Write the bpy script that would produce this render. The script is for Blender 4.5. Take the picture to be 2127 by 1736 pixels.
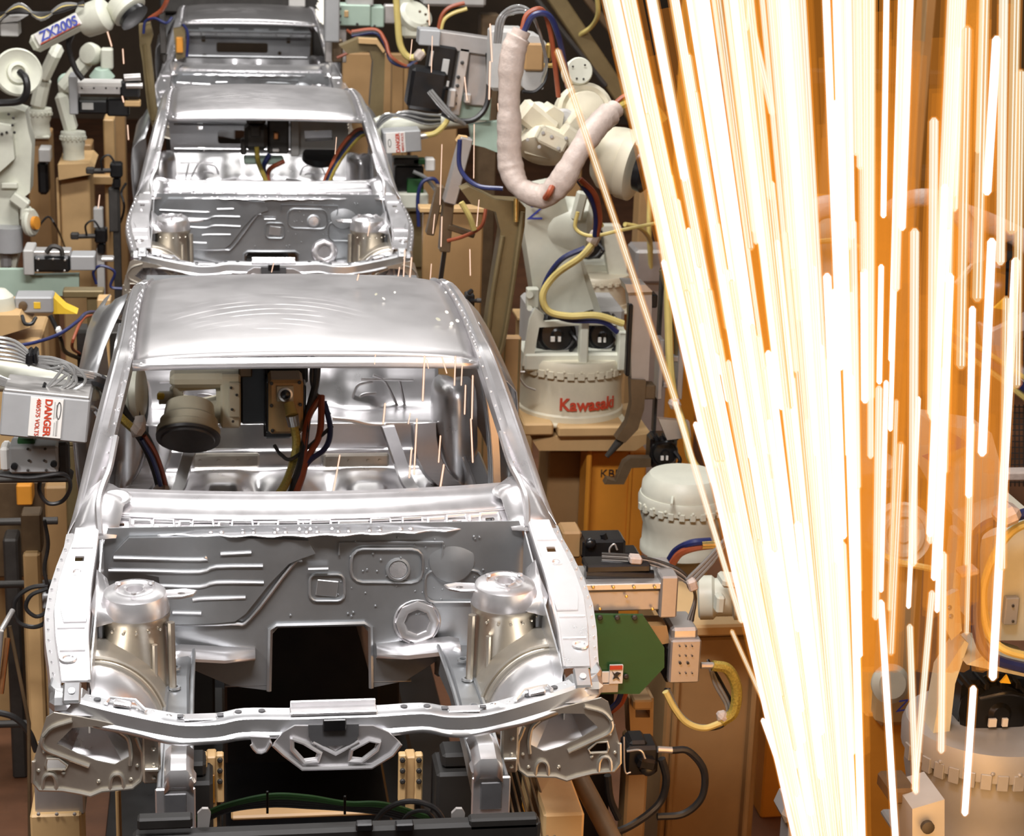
import bpy, math, random
from mathutils import Vector as V, Matrix
from mathutils.geometry import tessellate_polygon
R = random.Random(7)
sc = bpy.context.scene
COL = sc.collection
for o in list(bpy.data.objects): bpy.data.objects.remove(o)

# ---------------------------------------------------------------- camera, world, lights, exposure
ZC = 2.4                      # height of the windscreen base of the car bodies above the floor
STEP = 5.883                  # distance from one body to the next on the line
F, PIT, YAW, ROLL = 4173.5, .290141, .151033, .0333818
CAM = V((-.3096, -6.2576, 2.1866 + ZC))
_fw = V((math.sin(YAW)*math.cos(PIT), math.cos(YAW)*math.cos(PIT), -math.sin(PIT)))
_r = V((math.cos(YAW), -math.sin(YAW), 0)); _u = _r.cross(_fw)
_r2 = _r*math.cos(ROLL) + _u*math.sin(ROLL); _u2 = _u*math.cos(ROLL) - _r*math.sin(ROLL)
cam = bpy.data.cameras.new('camera'); camo = bpy.data.objects.new('camera', cam); COL.objects.link(camo)
mw = Matrix.Identity(4)
for i in range(3):
    mw[i][0] = _r2[i]; mw[i][1] = _u2[i]; mw[i][2] = -_fw[i]; mw[i][3] = CAM[i]
camo.matrix_world = mw
cam.sensor_fit = 'HORIZONTAL'; cam.sensor_width = 36; cam.lens = 36*F/2127
cam.clip_start = .05; cam.clip_end = 200
cam.dof.use_dof = True; cam.dof.focus_distance = 6.2; cam.dof.aperture_fstop = 7
sc.camera = camo

wd = bpy.data.worlds.new('world'); sc.world = wd; wd.use_nodes = True
bg = wd.node_tree.nodes['Background']; bg.inputs[0].default_value = (1, .97, .91, 1); bg.inputs[1].default_value = .075

def area(name, loc, tgt, sx, sy, e, col=(1, 1, 1), spread=180):
    l = bpy.data.lights.new(name, 'AREA'); l.shape = 'RECTANGLE'; l.size = sx; l.size_y = sy; l.energy = e; l.color = col
    l.spread = math.radians(spread)
    o = bpy.data.objects.new(name, l); COL.objects.link(o); o.location = loc
    o.rotation_euler = (V(tgt) - V(loc)).to_track_quat('-Z', 'Y').to_euler()
    return o
# rows of fluorescent lamps over the line, work lamps over the near station and the glow of the welding arc
area('lamp_row_left', (-1.7, 6, 7.2), (-1.3, 6, 0), .35, 20, 95, (1, .985, .95))
area('lamp_row_right', (2.0, 6, 7.2), (1.6, 6, 0), .35, 20, 85, (1, .975, .93))
area('work_lamp_front', (-.3, -2.6, 6.6), (0, .2, 2.2), 2.6, .6, 330, (1, .97, .97))
area('added_lamp_second', (-.2, 3.4, 6.9), (0, 6.0, 2.3), 2.2, .5, 210, (1, .98, .97))  # added lamp, not in view, brightens the cowl of the second body
area('added_lamp_third', (-.2, 9.2, 6.9), (0, 11.9, 2.3), 2.2, .5, 210, (1, .98, .97))  # added likewise, to whiten the farthest cowl
area('work_lamp_left', (-3.2, -1.8, 5.0), (-.6, -.6, 2.1), .6, 1.0, 85, (1, .97, .94))
area('arc_glow', (1.75, -1.2, 2.2), (1.8, 3.5, 2.0), 1.0, 2.4, 24, (1, .5, .16))
sc.view_settings.view_transform = 'Standard'; sc.view_settings.look = 'None'
sc.view_settings.gamma = 1; sc.view_settings.use_curve_mapping = False
sc.view_settings.exposure = .3
sc.cycles.transparent_max_bounces = 96; sc.cycles.max_bounces = 8; sc.cycles.diffuse_bounces = 3; sc.cycles.glossy_bounces = 4
sc.cycles.sample_clamp_indirect = 6; sc.cycles.caustics_reflective = False; sc.cycles.caustics_refractive = False

# ---------------------------------------------------------------- pixel <-> place helpers (author's ruler for real depths)
def dirn(px, py): return _fw + _r2*((px-1063.5)/F) - _u2*((py-868)/F)
def P(px, py, Y):
    d = dirn(px, py); return CAM + d*((Y-CAM.y)/d.y)
def A(px, py, y): return P(px, py, y) - V((0, 0, ZC))          # same, in a car body's own space
def S(px, py, Y): return (P(px, py, Y)-CAM).dot(_fw)/F          # metres per pixel there
def mir(v): return V((-v.x, v.y, v.z))

# ---------------------------------------------------------------- materials
MATS = {}
def mat(name, col, metal=0., rough=.5, var=.12, scale=9., bump=0., coat=0., trans=0.):
    m = bpy.data.materials.new(name); m.use_nodes = True; nt = m.node_tree; b = nt.nodes['Principled BSDF']
    b.inputs['Metallic'].default_value = metal; b.inputs['Roughness'].default_value = rough
    b.inputs['Coat Weight'].default_value = coat; b.inputs['Transmission Weight'].default_value = trans
    tc = nt.nodes.new('ShaderNodeTexCoord'); nz = nt.nodes.new('ShaderNodeTexNoise')
    nz.inputs['Scale'].default_value = scale; nz.inputs['Detail'].default_value = 5; nz.inputs['Roughness'].default_value = .65
    nt.links.new(tc.outputs['Object'], nz.inputs['Vector'])
    rp = nt.nodes.new('ShaderNodeValToRGB'); e = rp.color_ramp.elements
    e[0].position = .3; e[1].position = .72
    e[0].color = tuple(c*(1-var) for c in col)+(1,); e[1].color = tuple(min(1, c*(1+var*.6)) for c in col)+(1,)
    nt.links.new(nz.outputs['Fac'], rp.inputs['Fac']); nt.links.new(rp.outputs['Color'], b.inputs['Base Color'])
    mr = nt.nodes.new('ShaderNodeMapRange'); mr.inputs['To Min'].default_value = max(0, rough-.08); mr.inputs['To Max'].default_value = min(1, rough+.1)
    nt.links.new(nz.outputs['Fac'], mr.inputs['Value']); nt.links.new(mr.outputs['Result'], b.inputs['Roughness'])
    if bump:
        bp = nt.nodes.new('ShaderNodeBump'); bp.inputs['Strength'].default_value = bump; bp.inputs['Distance'].default_value = .004
        nt.links.new(nz.outputs['Fac'], bp.inputs['Height']); nt.links.new(bp.outputs['Normal'], b.inputs['Normal'])
    MATS[name] = m; return m
STEEL = mat('zinc_coated_steel', (.68, .685, .70), .9, .31, .07, 6)
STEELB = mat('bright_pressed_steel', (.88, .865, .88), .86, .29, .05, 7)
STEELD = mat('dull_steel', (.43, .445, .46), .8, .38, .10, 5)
WARMST = mat('bare_warm_steel', (.62, .57, .49), .82, .33, .10, 7)
WHITE = mat('robot_cream_paint', (.66, .665, .56), 0, .42, .10, 5, .03)
WHITEY = mat('robot_warm_paint', (.70, .65, .50), 0, .45, .12, 4, .03)
GREYP = mat('robot_grey_paint', (.47, .46, .44), .1, .45, .12, 6)
LGREY = mat('light_grey_paint', (.40, .405, .41), .15, .4, .08, 6)
BLACK = mat('black_plastic', (.008, .008, .009), 0, .3, .3, 10)
RUBBER = mat('black_rubber', (.018, .017, .017), 0, .4, .3, 30)
PIT = mat('black_carrier_paint', (.012, .011, .010), 0, .6, .3, 8)
IRON = mat('grey_iron', (.11, .11, .115), .3, .45, .2, 8)
DARK = mat('dark_machine_iron', (.06, .055, .05), .4, .5, .35, 7, .1)
BROWNM = mat('oily_brown_iron', (.15, .10, .055), .35, .45, .3, 7, .1)
ORANGE = mat('orange_paint', (.74, .30, .035), 0, .4, .10, 3, .03)
TAN = mat('tan_paint', (.38, .225, .095), 0, .5, .14, 3, .03)
CREAM = mat('cream_paint', (.60, .39, .18), 0, .5, .12, 4, .03)
OLIVE = mat('bronze_gun_arm', (.20, .15, .07), .3, .45, .2, 4, .05)
BRASS = mat('brass', (.75, .52, .18), .9, .3, .1, 9)
COPPER = mat('copper', (.62, .28, .12), .9, .35, .15, 9)
ALU = mat('aluminium', (.66, .64, .62), .75, .36, .08, 9, .03)
ALUD = mat('anodised_aluminium', (.47, .44, .42), .6, .4, .08, 9, .03)
GREEN = mat('dark_green_sheet', (.018, .085, .022), 0, .45, .12, 5)
MINT = mat('mint_green_paint', (.40, .52, .43), 0, .45, .10, 5)
YELLOW = mat('yellow_hose', (.72, .58, .20), 0, .4, .10, 12)
BRAID = mat('yellow_braided_hose', (.50, .38, .07), .2, .4, .45, 130, .6)
BLUE = mat('blue_hose', (.022, .03, .12), 0, .35, .15, 12)
RED = mat('red_brown_hose', (.36, .085, .035), 0, .4, .15, 12)
SLEEVE = mat('white_fabric_sleeve', (.60, .50, .44), 0, .45, .12, 34, 1.0)
CLEAR = mat('clear_plastic_hose', (.38, .38, .37), .1, .1, .1, 12, 0, .8, .35)
GREENH = mat('green_cable', (.03, .12, .025), 0, .4, .15, 12)
RUST = mat('rusty_floor_paint', (.16, .065, .028), 0, .6, .4, 2.5, .1)
LABEL = mat('label_white', (.78, .76, .72), 0, .5, .04, 20)
REDINK = mat('red_print', (.56, .06, .025), 0, .5, .05, 20)
BLUEINK = mat('blue_print', (.04, .06, .36), 0, .5, .05, 20)
BLACKINK = mat('black_print', (.02, .02, .02), 0, .5, .05, 20)
YELLOWP = mat('signal_yellow', (.85, .55, .04), 0, .45, .06, 9)
WALLM = mat('dark_hall_wall', (.10, .07, .045), 0, .8, .4, .9)
WALLO = mat('ochre_hall_wall', (.30, .17, .06), 0, .7, .4, .8)

def roof_mat():
    m = mat('roof_sheet_steel', (.74, .72, .725), .92, .36, .05, 4, 0)
    nt = m.node_tree; N = nt.nodes.new; L = nt.links.new; b = nt.nodes['Principled BSDF']
    tc = N('ShaderNodeTexCoord'); mp = N('ShaderNodeMapping')
    mp.inputs['Location'].default_value = (.14, -1.36, 0); mp.inputs['Scale'].default_value = (1, 1.3, 0)
    L(tc.outputs['Object'], mp.inputs['Vector'])
    sx = N('ShaderNodeSeparateXYZ'); L(mp.outputs['Vector'], sx.inputs[0])
    def M(op, a, b):
        k = N('ShaderNodeMath'); k.operation = op
        for i, v in enumerate((a, b)):
            if isinstance(v, (int, float)): k.inputs[i].default_value = v
            else: L(v, k.inputs[i])
        return k.outputs[0]
    cv = N('ShaderNodeCombineXYZ'); L(M('ADD', sx.outputs['Y'], M('MULTIPLY', M('MULTIPLY', sx.outputs['X'], sx.outputs['X']), 1.5)), cv.inputs[0]); L(M('MULTIPLY', sx.outputs['X'], .35), cv.inputs[1])
    w = N('ShaderNodeTexWave'); w.wave_type = 'BANDS'; w.bands_direction = 'X'; w.inputs['Scale'].default_value = 4.2
    w.inputs['Distortion'].default_value = 4.5; w.inputs['Detail'].default_value = 1.5; w.inputs['Detail Scale'].default_value = .9
    L(cv.outputs[0], w.inputs['Vector'])
    r1 = N('ShaderNodeValToRGB'); r1.color_ramp.elements[0].position = .84; r1.color_ramp.elements[1].position = 1
    L(w.outputs['Fac'], r1.inputs['Fac'])
    ln = N('ShaderNodeVectorMath'); ln.operation = 'LENGTH'; L(mp.outputs['Vector'], ln.inputs[0])
    r2 = N('ShaderNodeMapRange'); r2.inputs['From Min'].default_value = .10; r2.inputs['From Max'].default_value = .38
    r2.inputs['To Min'].default_value = 1; r2.inputs['To Max'].default_value = 0; L(ln.outputs['Value'], r2.inputs['Value'])
    nz = N('ShaderNodeTexNoise'); nz.inputs['Scale'].default_value = 7; L(tc.outputs['Object'], nz.inputs['Vector'])
    r3 = N('ShaderNodeMapRange'); r3.inputs['From Min'].default_value = .42; r3.inputs['From Max'].default_value = .6; L(nz.outputs['Fac'], r3.inputs['Value'])
    a = N('ShaderNodeMath'); a.operation = 'MULTIPLY'; L(r1.outputs['Color'], a.inputs[0]); L(r2.outputs['Result'], a.inputs[1])
    a2 = N('ShaderNodeMath'); a2.operation = 'MULTIPLY'; L(a.outputs[0], a2.inputs[0]); L(r3.outputs['Result'], a2.inputs[1])
    a3 = N('ShaderNodeMath'); a3.operation = 'MULTIPLY'; a3.inputs[1].default_value = 1.0; L(a2.outputs[0], a3.inputs[0])
    mx = N('ShaderNodeMix'); mx.data_type = 'RGBA'; L(a3.outputs[0], mx.inputs['Factor'])
    src = b.inputs['Base Color'].links[0].from_socket
    L(src, mx.inputs['A']); mx.inputs['B'].default_value = (.95, .93, .92, 1); L(mx.outputs['Result'], b.inputs['Base Color'])
    a4 = N('ShaderNodeMath'); a4.operation = 'SUBTRACT'; a4.inputs[0].default_value = .9; L(a3.outputs[0], a4.inputs[1]); L(a4.outputs[0], b.inputs['Metallic'])
    return m
ROOF = roof_mat()

def glow(name, col, e, f=None):
    """incandescent matter one can see through: emission added to (f None) or mixed over (f) what lies behind"""
    m = bpy.data.materials.new(name); m.use_nodes = True; nt = m.node_tree; nt.nodes.clear()
    o = nt.nodes.new('ShaderNodeOutputMaterial'); a = nt.nodes.new('ShaderNodeAddShader' if f is None else 'ShaderNodeMixShader')
    em = nt.nodes.new('ShaderNodeEmission'); t = nt.nodes.new('ShaderNodeBsdfTransparent')
    em.inputs[0].default_value = (*col, 1); em.inputs[1].default_value = e; k = 0 if f is None else 1
    if k: a.inputs[0].default_value = f
    nt.links.new(t.outputs[0], a.inputs[k]); nt.links.new(em.outputs[0], a.inputs[1+k]); nt.links.new(a.outputs[0], o.inputs[0])
    m.cycles.emission_sampling = 'NONE'
    return m
GL_EDGE = glow('spark_orange_glow', (1, .33, .05), .09)
GL_CORE = [glow('spark_amber', (1, .72, .36), .70, .36), glow('spark_cream', (1, .94, .70), .80, .5), glow('spark_white', (1, .99, .92), 1.15, .7)]
GL_FINE = glow('spark_fine_line', (1, .97, .88), 1.0, .5)
GL_DIM = glow('spark_dim_orange', (1, .32, .03), .70, .085)
GL_HALO = glow('spark_red_halo', (1, .30, .06), .7, .4)
GL_HOT = glow('spark_hot_white', (1, .93, .8), 1.2, .8)

# ---------------------------------------------------------------- mesh builder
def basis(ax):
    ax = ax.normalized(); t = V((0, 0, 1)) if abs(ax.z) < .9 else V((1, 0, 0))
    a = ax.cross(t).normalized(); return a, ax.cross(a).normalized()
def smooth_path(pts, n=6):
    if len(pts) < 3: return pts
    out = []
    q = [pts[0]*2-pts[1]] + list(pts) + [pts[-1]*2-pts[-2]]
    for i in range(1, len(q)-2):
        for k in range(n):
            t = k/n; a, b, c, d = q[i-1], q[i], q[i+1], q[i+2]
            out.append(.5*((2*b)+(c-a)*t+(2*a-5*b+4*c-d)*t*t+(3*b-a-3*c+d)*t**3))
    out.append(pts[-1]); return out
class MB:
    def __init__(s): s.v = []; s.f = []; s.m = []; s.mi = 0
    def add(s, vs, fs):
        n = len(s.v); s.v += [V(x) for x in vs]; s.f += [[i+n for i in f] for f in fs]; s.m += [s.mi]*len(fs); return s
    def box(s, c, size, rot=None, ch=0.):
        hx, hy, hz = size[0]/2, size[1]/2, size[2]/2; k = min(ch, hx*.9, hy*.9, hz*.9); vs = []; c = V(c)
        if k <= 0:
            vs = [V((x, y, z)) for x in (-hx, hx) for y in (-hy, hy) for z in (-hz, hz)]
            fs = [(0, 1, 3, 2), (4, 6, 7, 5), (0, 4, 5, 1), (2, 3, 7, 6), (0, 2, 6, 4), (1, 5, 7, 3)]
        else:
            idx = {}
            for x in (-1, 1):
                for y in (-1, 1):
                    for z in (-1, 1):
                        for a in range(3):
                            p = [x*hx, y*hy, z*hz]; q = [x, y, z]
                            for b in range(3):
                                if b != a: p[b] -= q[b]*k
                            idx[(x, y, z, a)] = len(vs); vs.append(V(p))
            fs = []
            for a in range(3):
                b, c2 = (a+1) % 3, (a+2) % 3
                for sg in (-1, 1):
                    ring = []
                    for (i, j) in ((-1, -1), (1, -1), (1, 1), (-1, 1)):
                        k3 = [0]*3; k3[a] = sg; k3[b] = i; k3[c2] = j; ring.append(idx[(*k3, a)])
                    fs.append(ring if sg > 0 else ring[::-1])
                for i in (-1, 1):
                    for j in (-1, 1):
                        e = []
                        for t in (-1, 1):
                            k3 = [0]*3; k3[a] = t; k3[b] = i; k3[c2] = j; e.append((idx[(*k3, b)], idx[(*k3, c2)]))
                        q = [e[0][0], e[1][0], e[1][1], e[0][1]]; fs.append(q if i*j < 0 else q[::-1])
            for x in (-1, 1):
                for y in (-1, 1):
                    for z in (-1, 1):
                        t = [idx[(x, y, z, a)] for a in range(3)]; fs.append(t if x*y*z > 0 else t[::-1])
        if rot is not None: vs = [rot @ p for p in vs]
        return s.add([c+p for p in vs], fs)
    def cyl(s, p0, p1, r0, r1=None, n=16, cap=True):
        p0, p1 = V(p0), V(p1); r1 = r0 if r1 is None else r1; a, b = basis(p1-p0); vs = []
        for p, r in ((p0, r0), (p1, r1)):
            vs += [p+(a*math.cos(2*math.pi*i/n)+b*math.sin(2*math.pi*i/n))*r for i in range(n)]
        fs = [(i, (i+1) % n, n+(i+1) % n, n+i) for i in range(n)]
        if cap: fs += [tuple(range(n))[::-1], tuple(range(n, 2*n))]
        return s.add(vs, fs)
    def lathe(s, o, ax, prof, n=24, arc=None, ref=None):
        o, ax = V(o), V(ax).normalized(); a, b = basis(ax)
        if ref is not None:
            a = (V(ref)-ax*V(ref).dot(ax)).normalized(); b = ax.cross(a)
        a0, a1 = (0, 2*math.pi) if arc is None else arc; full = arc is None; k = n if full else n+1; vs = []; fs = []
        for (r, h) in prof:
            for i in range(k):
                t = a0+(a1-a0)*i/n; vs.append(o+ax*h+(a*math.cos(t)+b*math.sin(t))*r)
        for j in range(len(prof)-1):
            for i in range(n):
                i2 = (i+1) % k if full else i+1; fs.append((j*k+i, j*k+i2, (j+1)*k+i2, (j+1)*k+i))
        if full and prof[0][0] > 1e-5: fs.append(tuple(range(k))[::-1])
        if full and prof[-1][0] > 1e-5: fs.append(tuple(range((len(prof)-1)*k, len(prof)*k)))
        return s.add(vs, fs)
    def tube(s, pts, r, n=8, sm=6, rr=None):
        pts = [V(p) for p in pts]; pts = smooth_path(pts, sm) if sm else pts; k = len(pts); vs = []; fs = []
        a, b = basis(pts[1]-pts[0])
        for i, p in enumerate(pts):
            d = (pts[min(i+1, k-1)]-pts[max(i-1, 0)]).normalized()
            a = (a-d*a.dot(d)).normalized(); b = d.cross(a); q = rr(i/(k-1)) if rr else r
            vs += [p+(a*math.cos(2*math.pi*j/n)+b*math.sin(2*math.pi*j/n))*q for j in range(n)]
        for i in range(k-1):
            fs += [(i*n+j, i*n+(j+1) % n, (i+1)*n+(j+1) % n, (i+1)*n+j) for j in range(n)]
        fs += [tuple(range(n))[::-1], tuple(range((k-1)*n, k*n))]
        return s.add(vs, fs)
    def grid(s, rows):
        w = len(rows[0]); vs = [p for r in rows for p in r]
        return s.add(vs, [(j*w+i, j*w+i+1, (j+1)*w+i+1, (j+1)*w+i) for j in range(len(rows)-1) for i in range(w-1)])
    def plate(s, poly, holes=(), fn=None, th=V((0, .01, 0))):
        loops = [list(poly)]+[list(h) for h in holes]; flat = [p for l in loops for p in l]
        tris = tessellate_polygon([[V((p[0], p[1], 0)) for p in l] for l in loops])
        n = len(flat); top = [fn(*p) for p in flat]; vs = top+[p+th for p in top]
        fs = [tuple(t) for t in tris]+[tuple(i+n for i in t[::-1]) for t in tris]; b = 0
        for l in loops:
            k = len(l); fs += [(b+i, b+(i+1) % k, n+b+(i+1) % k, n+b+i) for i in range(k)]; b += k
        return s.add(vs, fs)
    def ball(s, c, r, n=14, m=9, rot=None):
        c = V(c); r = V(r) if not isinstance(r, (int, float)) else V((r, r, r)); vs = []; fs = []
        for j in range(m+1):
            t = math.pi*j/m
            for i in range(n):
                u = 2*math.pi*i/n; p = V((math.sin(t)*math.cos(u)*r.x, math.sin(t)*math.sin(u)*r.y, math.cos(t)*r.z))
                vs.append(c+(rot @ p if rot else p))
        fs = [(j*n+i, (j+1)*n+i, (j+1)*n+(i+1) % n, j*n+(i+1) % n) for j in range(m) for i in range(n)]
        return s.add(vs, fs)
    # --- the same in picture units at a depth Y
    def stand(s, x0, x1, py, Y, dep):
        a, b = P(x0, py, Y), P(x1, py, Y); return s.box(((a.x+b.x)/2, Y+dep/2, a.z/2), (b.x-a.x, dep, a.z), None, .004)
    def bp(s, x0, y0, x1, y1, Y, dep, ch=.006):
        xc, yc = (x0+x1)/2, (y0+y1)/2
        a, b, c, d = P(x0, yc, Y), P(x1, yc, Y), P(xc, y0, Y), P(xc, y1, Y)
        return s.box(((a.x+b.x)/2, Y+dep/2, (c.z+d.z)/2), (abs(b.x-a.x), dep, abs(c.z-d.z)), None, ch)
    def rb(s, px, py, w, h, Y, dep, ang, ch=.006, yaw=0):
        k = S(px, py, Y); rot = Matrix.Rotation(math.radians(yaw), 3, 'Z') @ Matrix.Rotation(math.radians(ang), 3, 'Y')
        return s.box(P(px, py, Y)+V((0, dep/2, 0)), (w*k, dep, h*k), rot, ch)
    def cp(s, a, b, r, r1=None, n=16):
        p, q = P(*a), P(*b); k = S(*a); return s.cyl(p, q, r*k, None if r1 is None else r1*k, n)
    def tp(s, pts, r, n=8, sm=6, rr=None):
        k = S(*pts[0]); return s.tube([P(*p) for p in pts], r*k, n, sm, (lambda t: rr(t)*k) if rr else None)
    def lp(s, px, py, Y, ax, prof, n=24, **kw):
        k = S(px, py, Y); return s.lathe(P(px, py, Y), ax, [(r*k, h*k) for r, h in prof], n, **kw)
    def bar(s, a, b, w, d, ch=.005):
        p, q = P(*a), P(*b); k = S(*a); ax = (q-p); l = ax.length; ax.normalize()
        t = V((0, 1, 0)); x = ax.cross(t).normalized(); y = ax.cross(x)*-1
        rot = Matrix((x, y, ax)).transposed(); return s.box((p+q)/2, (w*k, d*k, l), rot, ch)
    def pp(s, pts, Y, dep, holes=()):
        """plate cut to a picture outline, standing at depth Y"""
        return s.plate([(P(x, y, Y).x, P(x, y, Y).z) for x, y in pts], [[(P(x, y, Y).x, P(x, y, Y).z) for x, y in h] for h in holes],
                       lambda x, z: V((x, Y, z)), V((0, dep, 0)))
    def islands(s):
        pa = list(range(len(s.v)))
        def fd(i):
            while pa[i] != i: pa[i] = pa[pa[i]]; i = pa[i]
            return i
        for f in s.f:
            a = fd(f[0])
            for i in f[1:]: pa[fd(i)] = a
        g = {}
        for k, f in enumerate(s.f): g.setdefault(fd(f[0]), []).append(k)
        out = []
        for fs in g.values():
            mb = MB(); mp = {}
            for k in fs:
                for i in s.f[k]:
                    if i not in mp: mp[i] = len(mb.v); mb.v.append(s.v[i])
                mb.f.append([mp[i] for i in s.f[k]]); mb.m.append(s.m[k])
            d = max((max(v[c] for v in mb.v)-min(v[c] for v in mb.v)) for c in range(3)); out.append((d, mb))
        return sorted(out, key=lambda q: -q[0])
    def sep(s, name, mats, parent, big=.02, small=None):
        tiny = MB(); n = None
        for d, mb in s.islands():
            if d > big: n = mb.build(name, mats, parent)
            else: tiny.add(mb.v, mb.f)
        if tiny.f: tiny.build(small or name, mats, parent, kind='stuff')
        return n
    def build(s, name, mats, parent=None, label=None, ang=35, solid=0, kind=None):
        me = bpy.data.meshes.new(name)
        if parent is None:
            mn = min(v.z for v in s.v); k = len(s.v)
            o0 = V((sum(v.x for v in s.v)/k, sum(v.y for v in s.v)/k, mn))
        else: o0 = parent['o'] if 'o' in parent else (0, 0, 0); o0 = V(o0)
        me.from_pydata([v-o0 for v in s.v], [], s.f)
        if not isinstance(mats, (list, tuple)): mats = [mats]
        for x in mats: me.materials.append(x)
        me.polygons.foreach_set('material_index', s.m)
        me.polygons.foreach_set('use_smooth', [True]*len(me.polygons)); me.set_sharp_from_angle(angle=math.radians(ang)); me.update()
        ob = bpy.data.objects.new(name, me); COL.objects.link(ob)
        if parent is None: ob.location = o0
        else: ob.parent = parent; ob['o'] = tuple(o0)
        if solid:
            md = ob.modifiers.new('thickness', 'SOLIDIFY'); md.thickness = solid; md.offset = -1
        if label: ob['label'] = label
        if kind: ob['kind'] = kind
        return ob
def tag(o, label, cat, group=None):
    o['label'] = label; o['category'] = cat
    if group: o['group'] = group
    return o
def thing(name, label, cat, loc, group=None):
    o = bpy.data.objects.new(name, None); COL.objects.link(o); o.location = loc; o['o'] = tuple(loc)
    o.empty_display_size = .1
    return tag(o, label, cat, group)
def struct(name, mb, m): o = mb.build(name, m); o['kind'] = 'structure'; return o
def letter(parent, txt, c, right, up, h, m, name='lettering', bend=None, bold=.0, wid=None):
    cu = bpy.data.curves.new(name, 'FONT'); cu.body = txt; cu.align_x = 'CENTER'; cu.align_y = 'CENTER'; cu.size = 1; cu.extrude = .012; cu.offset = bold
    o = bpy.data.objects.new(name, cu); COL.objects.link(o); dg = bpy.context.evaluated_depsgraph_get(); dg.update()
    me = bpy.data.meshes.new_from_object(o.evaluated_get(dg)); bpy.data.objects.remove(o)
    xs = [v.co.x for v in me.vertices]; ys = [v.co.y for v in me.vertices]; cx, cy = (min(xs)+max(xs))/2, (min(ys)+max(ys))/2
    k = h/(max(ys)-min(ys)); kx = k if wid is None else wid/(max(xs)-min(xs))
    right, up = V(right).normalized(), V(up).normalized(); nrm = right.cross(up); o0 = V(parent['o'])
    for v in me.vertices:
        x, y, z = (v.co.x-cx)*kx, (v.co.y-cy)*k, v.co.z*k
        p = bend(x, y, z) if bend else V(c)+right*x+up*y+nrm*z
        v.co = p-o0
    me.materials.clear(); me.materials.append(m)
    ob = bpy.data.objects.new(name, me); COL.objects.link(ob); ob.parent = parent; ob['o'] = tuple(o0)
    return ob
def dup(root, loc, label):
    r = root.copy(); COL.objects.link(r); r.location = loc; r['label'] = label; r['o'] = tuple(loc)
    for ch in list(root.children):
        c = ch.copy(); COL.objects.link(c); c.parent = r
        for g in ch.children:
            d = g.copy(); COL.objects.link(d); d.parent = c
    return r
# ---------------------------------------------------------------- the hall
struct('floor', MB().box((1, 8, -.05), (16, 34, .1)), RUST)
struct('dark_floor_strip_1', MB().box((0, 8, .012), (1.7, 30, .024), None, .004), BLACK)  # black strip put in so the floor under the bodies reads as shade
struct('wall_back', MB().box((1, 25, 3.5), (16, .2, 7.2)), WALLM)
struct('wall_left', MB().box((-7, 8, 3.5), (.2, 34, 7.2)), WALLM)
struct('wall_right', MB().box((9, 8, 3.5), (.2, 34, 7.2)), WALLO)

# ---------------------------------------------------------------- the car body in white
def ellipse(cx, cy, rx, ry, n=14): return [(cx+rx*math.cos(2*math.pi*i/n), cy+ry*math.sin(2*math.pi*i/n)) for i in range(n)]
def rrect(x0, y0, x1, y1, r, n=3):
    out = []
    for (cx, cy, a) in ((x1-r, y1-r, 0), (x0+r, y1-r, 90), (x0+r, y0+r, 180), (x1-r, y0+r, 270)):
        out += [(cx+r*math.cos(math.radians(a+90*i/n)), cy+r*math.sin(math.radians(a+90*i/n))) for i in range(n+1)]
    return out
def lerp(tab, y):
    for (a, b), (c, d) in zip(tab, tab[1:]):
        if y <= c: return b+(d-b)*(y-a)/(c-a) if c > a else b
    return tab[-1][1]
car = thing('car_body', 'nearest bare metal car body, with a large swirl of scuff marks on its roof', 'car body', (0, 0, ZC), 'car bodies on the line')
car['o'] = (0, 0, 0)
def put(mb, name, m, par=car, **kw):
    o = mb.build(name, m, par, **kw); return o

# roof
ZR = [(.6, .352), (.66, .362), (.70, .372), (.8, .385), (1., .402), (1.2, .411), (1.4, .415), (1.6, .410), (1.75, .394), (1.85, .367), (1.95, .325), (2.05, .275)]
HW = [(.6, .602), (.8, .6), (1.2, .597), (1.6, .583), (1.85, .565), (2.05, .55)]
rows = []
for y in (.645, .66, .70, .8, .95, 1.1, 1.25, 1.4, 1.5, 1.6, 1.68, 1.75, 1.8, 1.85, 1.9, 1.95, 2.0, 2.05):
    h = lerp(HW, y); row = []
    for i in range(25):
        t = -1+2*i/24; row.append(V((t*h, y-.025*(1-t*t), lerp(ZR, y)-.024*t*t-.012*abs(t)**8-(.012 if y < .65 else 0))))
    rows.append(row)
put(MB().grid(rows), 'roof_panel', ROOF, solid=.004)
# windscreen header: flange with weld spots
m = MB(); rows = []
for (dy, dz) in ((.022, -.016), (.006, -.026), (-.006, -.024), (-.010, -.008), (-.036, -.018), (-.041, -.036)):
    rows.append([V((t*.607, .64-.028*(1-t*t)+dy, .350-.014*t*t+dz)) for t in [-1+2*i/20 for i in range(21)]])
m.grid(rows)
for i in range(21):
    t = -.95+1.9*i/20; m.ball((t*.607, .64-.028*(1-t*t)-.026, .350-.014*t*t-.011), (.005, .005, .003), 6, 4)
put(m, 'windscreen_header', STEELB, solid=.004)
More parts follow.
